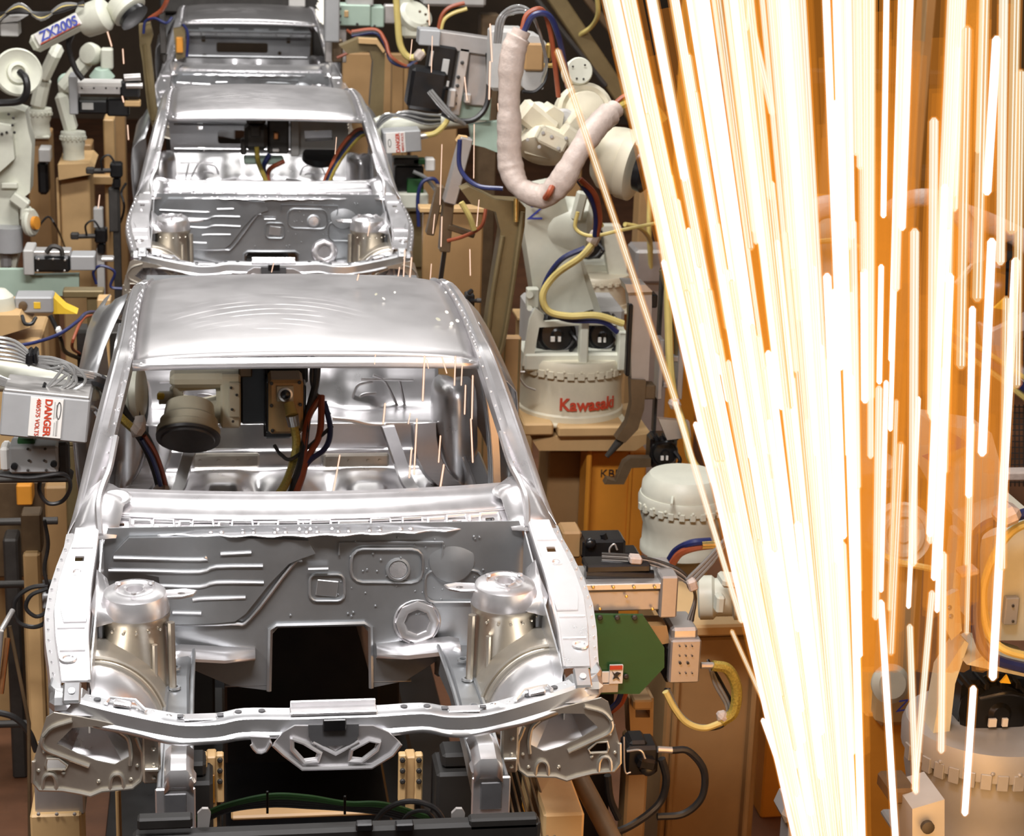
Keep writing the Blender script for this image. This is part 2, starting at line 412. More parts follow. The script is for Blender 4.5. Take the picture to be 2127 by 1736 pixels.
# pillars and roof rails, C pillars and quarter panels
ST = [((.712, .10, -.012), (.80, -.06, -.07)), ((.700, .15, .012), (.778, .06, -.01)), ((.653, .39, .175), (.735, .36, .15)), ((.608, .625, .336), (.688, .68, .30)),
      ((.603, .80, .362), (.672, .92, .325)), ((.600, 1.2, .389), (.665, 1.3, .345)), ((.587, 1.6, .384), (.660, 1.62, .33)), ((.569, 1.85, .345), (.668, 1.82, .28)),
      ((.575, 2.05, .26), (.70, 2.0, .20)), ((.61, 2.3, .15), (.76, 2.25, .11)), ((.66, 2.6, .05), (.83, 2.6, .04))]
for sd in (-1, 1):
    cs = []
    for I, O in ST:
        I, O = V(I), V(O); up = V((.15, -.25, .95))
        q = [I+V((-.004, .02, -.03)), I, I.lerp(O, .18)+up*.004, I.lerp(O, .28)+up*.016, I.lerp(O, .55)+up*.022, I.lerp(O, .62)+up*.017, I.lerp(O, .70)+up*.020, I.lerp(O, .9)+up*.008, O, O+V((-.012, .01, -.03)), O+V((-.05, .03, -.045))]
        cs.append([V((p.x*sd, p.y, p.z)) for p in q])
    w = len(cs[0]); rows = [smooth_path([c[i] for c in cs], 5) for i in range(w)]
    rows = [r[:31] for r in rows]
    m = MB().grid(rows)
    for k in range(26):
        p = rows[1][min(30, k+3)].lerp(rows[2][min(30, k+3)], .4)
        m.ball(p+V((0, 0, .002)), .0045, 6, 4)
    pl = put(m, 'windscreen_pillar', STEELB, solid=.003)
    rows2 = [smooth_path([c[i] for c in cs], 5)[30:] for i in range(w)]
    put(MB().grid(rows2), 'rear_pillar', STEELB, solid=.004)
    qp = []
    TZ = [(1.3, .775, .08), (1.5, .752, .14), (1.66, .715, .205), (1.74, .695, .235), (1.80, .682, .255), (1.9, .675, .268), (2.05, .70, .19), (2.3, .755, .12), (2.6, .81, .05), (2.95, .80, .02)]
    for y, x0, z0 in TZ:
        bx = lerp([(1.3, .865), (2.0, .875), (2.5, .875), (3, .82)], y); k = .45
        qp.append([V((sd*(x0+(bx-x0)*u), y, z0+(.02-z0)*u**1.9-.02*u)) for u in (0, .25, .5, .75, .92)]+[V((sd*bx, y, -.05)), V((sd*(bx+.004), y, -.14)), V((sd*(bx-.004), y, -.28)), V((sd*(bx-.02), y, -.46))])
    put(MB().grid(qp), 'quarter_panel', STEEL, solid=.004, ang=50)
    m = MB()
    a, b = V((sd*.665, 1.14, .33)), V((sd*.755, 1.08, -.50))
    rows = []
    for k in range(9):
        c = a.lerp(b, k/8)+V((sd*.03*math.sin(math.pi*k/8), 0, 0)); w2 = .05+.03*(k/8)**2
        rows.append([c+V((-sd*.02, -w2, 0)), c+V((-sd*.025, -w2*.6, 0)), c+V((sd*.012, -w2*.5, 0)), c+V((sd*.012, w2*.5, 0)), c+V((-sd*.025, w2*.6, 0)), c+V((-sd*.02, w2, 0))])
    put(m.grid(rows), 'centre_pillar', STEEL, solid=.004)
    m = MB().box((sd*.765, .95, -.50), (.09, 2.1, .11), None, .015); m.box((sd*.72, .95, -.44), (.02, 2.1, .04), None, .005)
    put(m, 'sill', STEEL)

# cowl under the windscreen
def yb(t): return .155-.075*(1-t*t)
ts = [-1+2*i/32 for i in range(33)]
rows = [[V((t*.706, yb(t)+d, z-.0*t)) for t in ts] for d, z in ((.035, .0), (.03, .012), (0., .012), (-.012, .002), (-.035, -.006), (-.095, -.020), (-.105, -.030), (-.120, -.030))]
put(MB().grid(rows), 'cowl_panel', STEELB, solid=.004)
holes = []; tabs = []
for i, t in enumerate((-.9, -.70, -.52, -.34, -.13, .02, .30, .45, .66, .82)):
    holes.append(rrect(t-.022, .032, t+.022, .048, .006)); tabs.append(t)
holes.append(ellipse(-.06, .072, .006, .006, 10))
cf = lambda t, v: V((t*.702, yb(t)-.20+v, -.056+v*.30))
m = MB(); N = 40
m.plate([(-1+2*i/N, 0.005*math.sin(i*1.9)) for i in range(N+1)]+[(1-2*i/N, .088) for i in range(N+1)], holes, cf, V((0, .002, -.005)))
m.tube([cf(-1+2*i/N, -.002+.005*math.sin(i*1.9)) for i in range(N+1)], .004, 6, 2)
for k in range(N):
    if k % 3: m.ball(cf(-.97+1.94*k/N, .014)+V((0, 0, .002)), (.009, .006, .004), 6, 4)
put(m, 'cowl_flange', STEELB)
m = MB()
for t in tabs:
    a = [cf(t-.05, .026), cf(t-.045, .066), cf(t+.045, .066), cf(t+.05, .026)]
    m.tube([p+V((0, 0, .004)) for p in a], .0055, 6, 0)
for t0, t1 in ((-.84, -.76), (-.63, -.58), (-.45, -.40), (-.27, -.19), (.1, .24), (.52, .6), (.72, .78)):
    m.tube([cf(t0, .03)+V((0, 0, .005)), cf(t0+.005, .055)+V((0, 0, .005)), cf(t1, .055)+V((0, 0, .005))], .007, 6, 0)
m.sep('cowl_bead', STEELB, car, .02, 'weld_spot')
for sd in (-1, 1):                                             # corner gussets at the foot of the pillars
    m = MB()
    rows = [[V((sd*x, y, z)) for x, y, z in r] for r in (((.60, .10, .014), (.66, .17, .03), (.70, .17, .045), (.735, .12, .03)), ((.62, .02, .006), (.67, .06, .022), (.715, .07, .03), (.755, .05, .0)), ((.63, -.05, -.03), (.68, -.03, -.02), (.73, -.03, -.02), (.78, -.05, -.045)), ((.64, -.10, -.06), (.69, -.11, -.06), (.745, -.11, -.06), (.795, -.11, -.07)))]
    m.grid(rows); m.lathe((sd*.645, .075, .012), (0, -.25, 1), [(.045, 0), (.05, .004), (.042, .008), (.02, .004), (.0, .004)], 16)
    m.tube([V((sd*.69, -.1, -.05)), V((sd*.70, -.0, .01)), V((sd*.692, .1, .04)), V((sd*.672, .2, .075)), V((sd*.655, .33, .145))], .011, 6)
    put(m, 'pillar_gusset', STEELB, solid=.004)

# dash panel with the tunnel mouth
YF = -.07
fw = lambda x, z: V((x, YF-.05*max(0, (z+.25))*2.0+.0, z))
out = [(-.665, -.03), (.665, -.03), (.70, -.16), (.66, -.34), (.55, -.46), (.42, -.52), (.30, -.60), (.195, -.62), (.185, -.40), (.165, -.383), (-.135, -.383), (-.155, -.40), (-.16, -.62), (-.28, -.60), (-.42, -.53), (-.55, -.46), (-.66, -.34), (-.70, -.16)]
m = MB(); m.plate(out, [ellipse(.335, -.385, .038, .036, 16)], fw, V((0, .006, 0)))
rim = [fw(.185, -.62), fw(.18, -.40), fw(.16, -.386), fw(-.13, -.386), fw(-.15, -.40), fw(-.155, -.62)]
m.tube([p+V((0, -.003, 0)) for p in rim], .009, 6, 0)
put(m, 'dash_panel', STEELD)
Ap = lambda x, y, d=0.: A(x, y, YF-.02-d)
def ax(x, y): p = A(x, y, YF-.03); return (p.x, p.z)
m = MB(); pol = [ax(*p) for p in ((236, 1150), (268, 1116), (440, 1113), (640, 1122), (655, 1150), (622, 1162), (600, 1172), (560, 1215), (510, 1278), (488, 1294), (430, 1299), (345, 1300), (335, 1250), (330, 1200), (225, 1180))]
m.plate(pol, (), lambda x, z: fw(x, z)+V((0, -.018, 0)), V((0, .016, 0)))
put(m, 'dash_overlay_sheet', STEELD)
m = MB()
for pts in (((225, 1185), (300, 1186), (415, 1188), (450, 1177), (546, 1176)), ((330, 1218), (415, 1220), (450, 1211), (548, 1212)), ((400, 1248), (425, 1245), (510, 1243)), ((358, 1275), (418, 1276)), ((236, 1158), (415, 1162), (425, 1156)), ((458, 1150), (522, 1147)), ((640, 1183), (682, 1182))):
    m.tube([fw(*ax(*p))+V((0, -.019, 0)) for p in pts], .006, 6, 3)
m.tube([fw(*ax(*p))+V((0, -.008, 0)) for p in ((350, 1303), (480, 1300), (520, 1290), (606, 1178), (628, 1166))], .006, 6, 4)
m.sep('stiffening_bead', STEEL, car, .02, 'weld_spot')
m = MB()                                                         # right side pressings
def recess(cx, cy, w, h, r, dz):
    a = [fw(*ax(x, y))+V((0, -.006, 0)) for x, y in rrect(cx-w, cy-h, cx+w, cy+h, r)]; m.tube(a+[a[0]], .005, 6, 0)
recess(805, 1178, 75, 36, 24, 0); recess(680, 1225, 36, 28, 14, 0); recess(945, 1222, 60, 34, 20, 0)
p = fw(*ax(828, 1187)); m.lathe(p+V((0, -.002, 0)), (0, -1, .1), [(.042, 0), (.040, .008), (.032, .010), (.030, .002)], 20)
p = fw(*ax(940, 1168)); m.lathe(p, (0, -1, .1), [(.078, 0), (.074, .005), (.05, .010), (0, .012)], 24)
m.tube([fw(*ax(*q))+V((0, -.006, 0)) for q in ((705, 1155), (705, 1130), (790, 1128), (920, 1128), (920, 1150), (914, 1180))], .004, 5, 0)
R2 = random.Random(3)
for k in range(70):
    q = fw(R2.uniform(-.1, .62), R2.uniform(-.37, -.08)); m.ball(q+V((0, -.003, 0)), (.004, .003, .004), 6, 4)
m.sep('dash_pressing', STEELD, car, .02, 'weld_spot')
m = MB(); p = fw(*ax(828, 1187)); m.lathe(p+V((0, -.004, 0)), (0, -1, .1), [(.031, 0), (.029, .004), (0, .005)], 20); put(m, 'blanking_plug', STEELB)
m = MB(); p = fw(.335, -.385); m.lathe(p+V((0, -.004, 0)), (0, -1, .12), [(.042, 0), (.044, .012), (.058, .016), (.072, .012), (.076, 0)], 8)
m.lathe(p+V((0, -.006, 0)), (0, -1, .12), [(.072, 0), (.076, .008), (.08, 0)], 24)
put(m, 'steering_column_collar', STEELB)
m = MB(); p = fw(*ax(680, 1227)); m.box(p+V((0, -.006, 0)), (.07, .006, .055), Matrix.Rotation(.12, 3, 'Y'), .002); put(m, 'damping_patch', STEEL)
# tunnel and floor
m = MB(); rows = []
for y in (YF+.0, .3, .7, 1.1, 1.5):
    k = 1-.35*max(0, y)/1.5; rows.append([V((x*k, y, -.62+(z+.62)*k)) for x, z in ((-.30, -.60), (-.155, -.60), (-.15, -.42), (-.12, -.385), (.15, -.385), (.18, -.42), (.19, -.60), (.32, -.60))])
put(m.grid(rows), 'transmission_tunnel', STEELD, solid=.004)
m = MB()
for sd in (-1, 1):
    rows = [[V((sd*x, y, z)) for x in (.2, .3, .42, .55, .66, .74)] for y, z in ((YF+.01, -.45), (.05, -.55), (.2, -.6), (1.0, -.6), (1.45, -.6))]
    m.grid(rows)
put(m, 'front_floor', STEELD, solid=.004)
SEC = [(1062, 1.62), (1036, 1.70), (1012, 1.79), (990, 1.86), (976, 1.92), (971, 1.97), (938, 2.0), (928, 2.02), (886, 2.06), (879, 2.07), (874, 2.12), (868, 2.28), (856, 2.46), (846, 2.58), (800, 2.66), (772, 2.70), (745, 2.74)]
def sz(py, y): return A(640, py, y).z
secp = smooth_path([V((0, y, sz(py, y))) for py, y in SEC], 4)
rows = []
for k, q in enumerate(secp):
    row = []; low = max(0, min(1, (1.95-q.y)/.25)); mid = math.exp(-((q.y-2.62)/.1)**2)
    for i in range(73):
        x = -.70+1.40*i/72; ax_ = abs(x)
        dz = low*(.075*math.exp(-((ax_-.30)/.11)**4)-.05*math.exp(-((ax_-.15)/.05)**2)+.09*math.exp(-(ax_/.06)**2)-.035*math.exp(-((ax_-.47)/.04)**2)+.03*math.exp(-((ax_-.56)/.04)**2))
        dy = mid*(-.045*math.exp(-((ax_-.33)/.09)**4)+.04*math.exp(-((ax_-.12)/.06)**2))
        row.append(V((x, q.y+dy, q.z+dz)))
    rows.append(row)
put(MB().grid(rows), 'rear_floor', STEELB, solid=.004, ang=60)
for sd in (-1, 1):
    q = lambda px, py, y=2.60: V((sd*abs(A(px, py, y).x), y-.01, A(px, py, y).z))
    for pts in (((725, 848), (740, 803), (757, 794), (775, 792)), ((741, 850), (748, 824), (760, 817), (782, 816)), ((775, 778), (800, 792), (828, 848)), ((750, 786), (858, 788)), ((830, 790), (842, 848))):
        put(MB().tube([q(*p) for p in pts], .007, 6, 3), 'bulkhead_rib', STEELB)
    put(MB().tube([q(px, py, 2.05) for px, py in ((690, 868), (730, 872), (765, 880), (800, 882))], .010, 8, 3), 'seat_edge_roll', STEELB)
m = MB(); m.plate([(-.64, -.34), (.64, -.34), (.66, .03), (-.66, .03)], [rrect(-.45, -.10, -.41, -.02, .008), rrect(.41, -.10, .45, -.02, .008), rrect(-.30, -.20, .22, -.10, .02), ellipse(.34, -.2, .02, .02, 10), ellipse(-.42, -.24, .03, .02, 10)], lambda x, z: V((x, 2.88, z)), V((0, .006, 0)))
for z in (-.06, -.24): m.tube([V((-.62, 2.875, z)), V((.62, 2.875, z))], .008, 6, 0)
put(m, 'rear_panel', STEEL)
m = MB(); m.box((0, 3.0, .03), (1.3, .55, .02), None, .006)
for x in (-.4, -.15, .15, .4): m.box((x, 2.8, .045), (.16, .12, .02), None, .008)
put(m, 'parcel_shelf', STEELD)
m = MB(); m.box((0, 2.78, .0), (1.32, .05, .06), None, .01)
for i in range(9): m.ball((-.6+.15*i, 2.75, .0), .012, 8, 5)
put(m, 'rear_cross_rail', STEEL)
for sd in (-1, 1):
    m = MB(); rows = []
    for j, (py, k) in enumerate(((1012, 1.05), (985, 1.0), (950, .98), (900, .96), (850, .94), (815, .90), (795, .80), (783, .6), (778, .3), (777, .05))):
        c = A(945, py, 1.95); cx = sd*abs(c.x)
        rows.append([V((cx-sd*.105*k*math.cos(a), 2.0-.20*k*math.sin(a), c.z+(.0 if j < 6 else -.03*(1-k)))) for a in [math.radians(-20+200*i/18) for i in range(19)]])
    put(m.grid(rows), 'rear_wheelhouse', STEELB, solid=.003, ang=60)
    def strip(pts, w, y0, y1, rib, name):
        ps = smooth_path([V((x, yy, 0)) for x, yy in pts], 8); rows = []
        for j, q in enumerate(ps):
            t = j/(len(ps)-1); y = y0+(y1-y0)*t; c = A(q.x, q.y, y); c = V((sd*abs(c.x), c.y, c.z+(rib if j % 2 else 0))); k = w*.00198
            rows.append([c+V((-sd*k*.6, .02, -.01)), c+V((-sd*k*.5, 0, 0)), c+V((sd*k*.5, 0, .004)), c+V((sd*k*.62, .02, -.012))])
        put(MB().grid(rows), name, STEELB, solid=.003)
    strip([(882, 878), (884, 915), (893, 955), (912, 988), (938, 1012)], 46, 1.90, 1.74, .0025, 'ribbed_gusset')
    strip([(806, 884), (822, 930), (838, 975), (850, 1005), (872, 1030)], 24, 1.97, 1.66, 0, 'floor_brace')
    m = MB(); k = A(470 if sd < 0 else 740, 955, 1.95)
    m.box((k.x, 1.95, k.z), (.28, .03, .058), None, .008)
    for q in (-.11, -.03, .05, .1): m.cyl((k.x+q, 1.935, k.z), (k.x+q, 1.928, k.z), .008, None, 8)
    put(m, 'seat_crossmember', WARMST)
# strut towers, aprons
for sd in (-1, 1):
    m = MB(); c = V((sd*.57, -.45, -.105))
    m.lathe(c, (0, -.05, 1), [(.024, -.03), (.026, .006), (.034, .010), (.042, .004), (.055, .003), (.06, .010), (.068, .006), (.082, .004), (.094, -.004), (.101, -.022), (.104, -.05), (.106, -.075)], 32)
    for a in (30, 150, 270):
        q = c+V((.058*math.cos(math.radians(a)), .058*math.sin(math.radians(a)), .012)); m.cyl(q, q+V((0, 0, .006)), .009, None, 8)
    put(m, 'strut_tower_cap', STEELB)
    m = MB()
    m.lathe(c, (0, 0, 1), [(.106, -.065), (.106, -.08), (.100, -.09), (.103, -.25), (.108, -.42)], 24, arc=(math.radians(-200), math.radians(20)) , ref=(1, 0, 0))
    e = c.x-sd*.104
    m.box((e+sd*.012, -.44, -.34), (.016, .05, .34), None, .006); m.tube([V((e-sd*.004, -.50, -.19)), V((e-sd*.006, -.50, -.34)), V((e-sd*.008, -.50, -.52))], .012, 8)
    m.tube([c+V((-sd*.06, -.092, -.14)), c+V((-sd*.06, -.094, -.3)), c+V((-sd*.06, -.10, -.42))], .009, 8)
    for i in range(6):
        a = math.radians(-130+i*22); m.ball(c+V((.104*math.cos(a), .104*math.sin(a), -.10)), .005, 6, 4)
    put(m, 'strut_tower', WARMST)  # warm steel colour here carries the beige reflection on the tower wall
    m = MB()                                                     # ear towards the middle
    ear = [(-sd*.09, .02), (-sd*.15, .03), (-sd*.185, .015), (-sd*.175, -.01), (-sd*.14, -.03), (-sd*.09, -.03)]
    m.plate([(c.x+x, c.y+y+.02) for x, y in ear], [ellipse(c.x-sd*.14, c.y+.022, .012, .009, 10)], lambda x, y: V((x, y, -.125)), V((0, 0, -.006)))
    m.tube([V((c.x+x, c.y+y+.02, -.124)) for x, y in ear], .004, 5, 0)
    put(m, 'tower_ear', STEELB)
    m = MB(); rows = []                                          # flare joining tower to the fender rail
    for t in (0, .25, .5, .75, 1):
        rows.append([V((sd*(.57+.11*t), -.535+.0*t, -.165-.02*t*t)), V((sd*(.60+.10*t), -.50, -.15+.015*t)), V((sd*(.64+.05*t), -.40, -.14+.03*t)), V((sd*(.66+.03*t), -.3, -.12+.03*t))])
    put(m.grid(rows), 'tower_flare', STEELB, solid=.004)
    m = MB(); rows = []                                          # wheel arch dome
    cx, cy, cz = sd*.70, -.66, -.485
    for j in range(11):
        a = math.radians(90*j/10); rows.append([])
        for i in range(11):
            b = math.radians(90*i/10)
            rx, rz, ry = .213, .235, .20
            rows[-1].append(V((cx-sd*rx*math.cos(b)*math.sin(a)**.9, cy-ry*math.cos(a), cz+rz*math.sin(b)*math.sin(a)**.9)))
    put(m.grid(rows), 'wheel_arch', STEELB, solid=.004)
    m = MB()
    arc = [V((cx-sd*.216*math.cos(b), cy-.004, cz+.238*math.sin(b))) for b in [math.radians(2+92*i/16) for i in range(17)]]
    m.tube(arc, .010, 8, 0); m.tube([p+V((-sd*.014, .012, .012)) for p in arc], .006, 6, 0)
    k = 24; rows = [[p.copy() for p in arc], [V((p.x-sd*.012, p.y+.012, p.z+.008)) for p in arc], [V((p.x-sd*.014, -.50, p.z+.012)) for p in arc]]
    m.grid(rows); put(m, 'wheel_arch_flange', WARMST)
    m = MB(); m.box((sd*.66, -.845, -.335), (.06, .05, .07), Matrix.Rotation(-.5, 3, 'X'), .014); m.cyl((sd*.66, -.872, -.32), (sd*.66, -.876, -.318), .008, None, 8); put(m, 'arch_bracket', STEELB)
    m = MB()                                                     # inner apron sheet between arch and rail
    m.plate([(-.95, -.215), (-.62, -.16), (-.30, -.10), (-.10, -.06), (-.10, -.40), (-.35, -.50), (-.62, -.50), (-.95, -.36)], (), lambda y, z: V((sd*(.685), y, z)), V((-sd*.005, 0, 0)))
    put(m, 'apron_sheet', STEEL)
# fender rails
RL = [(-.07, .698, .788, -.038), (-.15, .698, .79, -.050), (-.26, .700, .806, -.072), (-.40, .704, .82, -.098), (-.55, .702, .822, -.122), (-.70, .698, .808, -.147), (-.82, .688, .79, -.168), (-.93, .680, .776, -.186)]
def rz(y): return lerp([(q[0], q[3]) for q in RL[::-1]], y)
def ri(y): return lerp([(q[0], q[1]) for q in RL[::-1]], y)
def ro(y): return lerp([(q[0], q[2]) for q in RL[::-1]], y)
for sd in (-1, 1):
    ys = [q[0] for q in RL]
    hol = [rrect(sd*.745-.014, -.275, sd*.745+.014, -.245, .002), ellipse(sd*.748, -.345, .012, .014), ellipse(sd*.745, -.82, .012, .013)]
    lo = [(sd*(ri(y)), y) for y in ys]+[(sd*(ro(y)-.02), y) for y in ys[::-1]]
    m = MB(); m.plate(lo if sd > 0 else lo, hol, lambda x, y: V((x, y, rz(y)+.004)), V((0, 0, -.006)))
    m.tube([V((sd*ri(y), y, rz(y)+.001)) for y in ys], .006, 6, 3)
    for hx, hy in ((.748, -.345), (.745, -.82)):
        m.lathe(V((sd*hx, hy, rz(hy)+.004)), (0, -.1, 1), [(.026, 0), (.024, .005), (.016, .005), (.013, .001)], 18)
    rows = [[V((sd*(ri(y)+d), y, rz(y)+z)) for y in ys] for d, z in ((0, 0), (-.004, -.03), (-.002, -.10))]; m.grid(rows)
    rows = [[V((sd*(ro(y)-.02+d), y, rz(y)+z)) for y in ys] for d, z in ((0, .004), (.004, -.012), (.030, -.018), (.034, -.05))]; m.grid(rows)
    for i in range(14):
        y = -.12-.8*i/14; m.ball((sd*(ro(y)+.0), y, rz(y)-.012), .004, 6, 4)
    for y in (-.20, -.66, -.78): m.tube([V((sd*(ri(y)+.008), y, rz(y)+.006)), V((sd*(ro(y)-.025), y, rz(y)+.006))], .004, 5, 0)
    put(m, 'fender_rail', STEELB, ang=14)
    m = MB()                                                     # step sheet on the rail and its front corner
    m.plate([(sd*.705, -.29), (sd*.775, -.29), (sd*.785, -.42), (sd*.785, -.55), (sd*.77, -.63), (sd*.705, -.63)], [ellipse(sd*.748, -.345, .013, .015)], lambda x, y: V((x, y, rz(y)+.010)), V((0, 0, -.005)))
    put(m, 'rail_doubler', STEELB, ang=14)
    m = MB()
    m.box((sd*.735, -.965, -.225), (.105, .07, .05), Matrix.Rotation(.25, 3, 'X'), .015); m.box((sd*.725, -.985, -.195), (.05, .07, .012), Matrix.Rotation(.5, 3, 'X'), .005)
    m.cyl((sd*.725, -.99, -.187), (sd*.725, -.992, -.184), .01, None, 10)
    put(m, 'corner_bracket', STEEL)
# radiator support beam
def vx(x, y): p = A(x, y, -1.12); return (p.x, p.z)
BP = [(0, -1.09, -.240), (.12, -1.09, -.240), (.25, -1.09, -.236), (.32, -1.095, -.246), (.40, -1.09, -.250), (.47, -1.08, -.243), (.60, -1.045, -.225), (.70, -1.01, -.210), (.76, -.975, -.200), (.79, -.93, -.195)]
bpth = [V((-x, y, z)) for x, y, z in BP[::-1]]+[V(q) for q in BP[1:]]
bs = smooth_path(bpth, 4)
sec = [(.055, -.008), (.05, 0), (.008, -.002), (.0, -.008), (-.004, -.045), (-.014, -.052), (-.016, -.060)]
rows = [[p+V((0, d, z+(0.0022*math.sin(p.x*31) if d < -.01 else 0))) for p in bs] for d, z in sec]
m = MB().grid(rows)
for i in range(34):
    x = -.72+1.44*i/33; y = lerp([(q.x, q.y) for q in bpth], x); z = lerp([(q.x, q.z) for q in bpth], x)
    m.ball((x, y+.03+.008*(i % 2), z+.001), (.006, .006, .003) if i % 3 else (.012, .009, .004), 7, 4)
put(m, 'radiator_support_beam', STEEL, solid=.004)
m = MB()                                                         # raised plates and bosses along the beam
m.box((0, -1.068, -.234), (.245, .045, .012), None, .003); m.box((0, -1.045, -.222), (.24, .008, .02), None, .002)
for sd in (-1, 1):
    m.box((sd*.37, -1.065, -.244), (.09, .04, .006), None, .002)
    for x in (.315, .425): m.box((sd*x, -1.066, -.240), (.016, .012, .006), None, .002)
    for x in (.20, .265): m.lathe((sd*x, -1.062, -.240), (0, 0, 1), [(.017, 0), (.015, .005), (.009, .006), (.008, -.002)], 14)
    y = -1.0; m.tube([V((sd*.52, -1.05, -.228)), V((sd*.55, -1.01, -.213)), V((sd*.62, -1.0, -.208)), V((sd*.63, -1.02, -.214))], .006, 6, 0)
    m.box((sd*.585, -1.022, -.216), (.05, .03, .014), Matrix.Rotation(-sd*.22, 3, 'Y'), .004)
m.sep('beam_plate', STEELB, car, .02, 'weld_spot')
m = MB(); m.box((0, -1.128, -.25), (.065, .012, .036), None, .003); put(m, 'bonnet_latch', BLACK)
for x in (-.425, -.315, .315, .425): put(MB().box((x, -1.066, -.2385), (.018, .014, .006), None, .001), 'beam_slot_shade', IRON)  # dark blocks stand in for the shade inside the slots
for x in (-.265, -.2, .2, .265, -.6, -.655, .56, .64): put(MB().lathe((x, lerp([(q.x, q.y) for q in bpth], x)+.03, lerp([(q.x, q.z) for q in bpth], x)+.002), (0, 0, 1), [(.010, 0), (.010, .005), (.0, .005)], 12), 'beam_slot_shade', IRON)  # dark discs in place of shaded holes along the beam
m = MB(); m.plate([vx(*q) for q in ((640, 1504), (745, 1502), (745, 1525), (732, 1546), (655, 1548), (641, 1528))], (), lambda x, z: V((x, -1.126, z)), V((0, .01, 0))); put(m, 'latch_recess_plate', IRON)
m = MB()                                                         # V shaped latch brace with two slots
po = [(588, 1522), (612, 1508), (775, 1508), (808, 1522), (832, 1544), (815, 1566), (772, 1592), (628, 1595), (590, 1566), (568, 1546)]
hl = [[(612, 1538), (632, 1545), (660, 1562), (655, 1575), (632, 1578), (612, 1556)], [(735, 1556), (765, 1540), (782, 1544), (778, 1556), (752, 1576), (732, 1574)]]
m.plate([vx(*q) for q in po], [[vx(*q) for q in h] for h in hl], lambda x, z: V((x, -1.118, z)), V((0, .008, 0)))
tb = lambda pts: m.tube([V((vx(*q)[0], -1.122, vx(*q)[1])) for q in pts], .0065, 6, 0)
for h in hl: tb([((q[0]-sum(a for a, _ in h)/6)*1.25+sum(a for a, _ in h)/6, (q[1]-sum(b for _, b in h)/6)*1.25+sum(b for _, b in h)/6) for q in h+[h[0]]])
tb([(568, 1546), (590, 1566), (628, 1595), (772, 1592), (815, 1566), (832, 1544)]); tb([(650, 1540), (697, 1564), (745, 1538)])
put(m, 'latch_brace', STEELB)
m = MB(); m.plate([vx(*q) for q in ((520, 1530), (560, 1532), (566, 1548), (552, 1560), (532, 1562), (524, 1550))], (), lambda x, z: V((x, -1.12, z)), V((0, .012, 0))); m.tube([V((vx(*q)[0], -1.124, vx(*q)[1])) for q in ((522, 1545), (534, 1560), (552, 1558), (562, 1540))], .005, 6, 2)
put(m, 'beam_clip', STEELB)
# headlamp panels
def hx(x, y): p = A(x, y, -1.05); return (p.x, p.z)
HO = [(112, 1480), (96, 1490), (84, 1530), (70, 1580), (69, 1622), (82, 1638), (130, 1639), (165, 1645), (188, 1650), (212, 1640), (275, 1634), (293, 1620), (298, 1600), (296, 1560), (290, 1548), (283, 1530), (270, 1512), (220, 1500), (170, 1490)]
HH = [[(118, 1544), (150, 1512), (200, 1508), (245, 1524), (264, 1540), (268, 1572), (238, 1588), (200, 1580), (160, 1565)], [(95, 1588), (98, 1574), (122, 1574), (140, 1588), (136, 1596), (98, 1597)]]
for sd in (-1, 1):
    f2 = (lambda x, z: V((x, -1.05, z))) if sd < 0 else (lambda x, z: V((-x, -1.05, z-.006)))
    m = MB(); m.plate([hx(*q) for q in HO], [[hx(*q) for q in h] for h in HH], f2, V((0, .006, 0)))
    tb2 = lambda pts, r, sm=0: m.tube([f2(*hx(*q))+V((0, -.003, 0)) for q in pts], r, 6, sm)
    tb2([(90, 1530), (88, 1542), (95, 1555), (120, 1566), (185, 1590)], .006, 3); tb2([(90, 1528), (110, 1508), (150, 1495)], .006, 3)
    tb2([(250, 1518), (266, 1532), (272, 1560), (270, 1588)], .006, 3); tb2(HO[3:16], .006); tb2(HH[1]+[HH[1][0]], .004)
    for cx in (103, 243):
        tb2([(cx-14, 1638), (cx-13, 1618), (cx-6, 1607), (cx+6, 1607), (cx+13, 1618), (cx+14, 1638)], .006, 2)
    for q in ((92, 1560), (132, 1605), (205, 1622), (272, 1618), (285, 1590), (80, 1600)): m.ball(f2(*hx(*q)), .006, 7, 4)
    put(m, 'headlamp_panel', WARMST)
    m = MB(); q = f2(*hx(195, 1550)); rows = []                  # pressed cone behind the lamp opening
    for j in range(7):
        t = j/6; rows.append([q+V((sd*(.02)*(1-t), .16*(1-t)+.02, .05*(1-t)))+V((math.cos(a)*.155*t, 0, math.sin(a)*.085*t+.01*t)) for a in [2*math.pi*i/6 for i in range(7)]])
    put(m.grid(rows), 'lamp_backing', STEELB, ang=20)
    m = MB(); q = f2(*hx(315, 1570)); m.box(q+V((0, .0, 0)), (.05, .03, .16), None, .006)
    for dz in (-.06, -.02, .03): m.ball(q+V((.006, -.016, dz)), .007, 7, 4)
    m.box(q+V((0, -.02, -.03)), (.04, .02, .012), None, .003)
    put(m, 'lamp_bracket', WARMST)
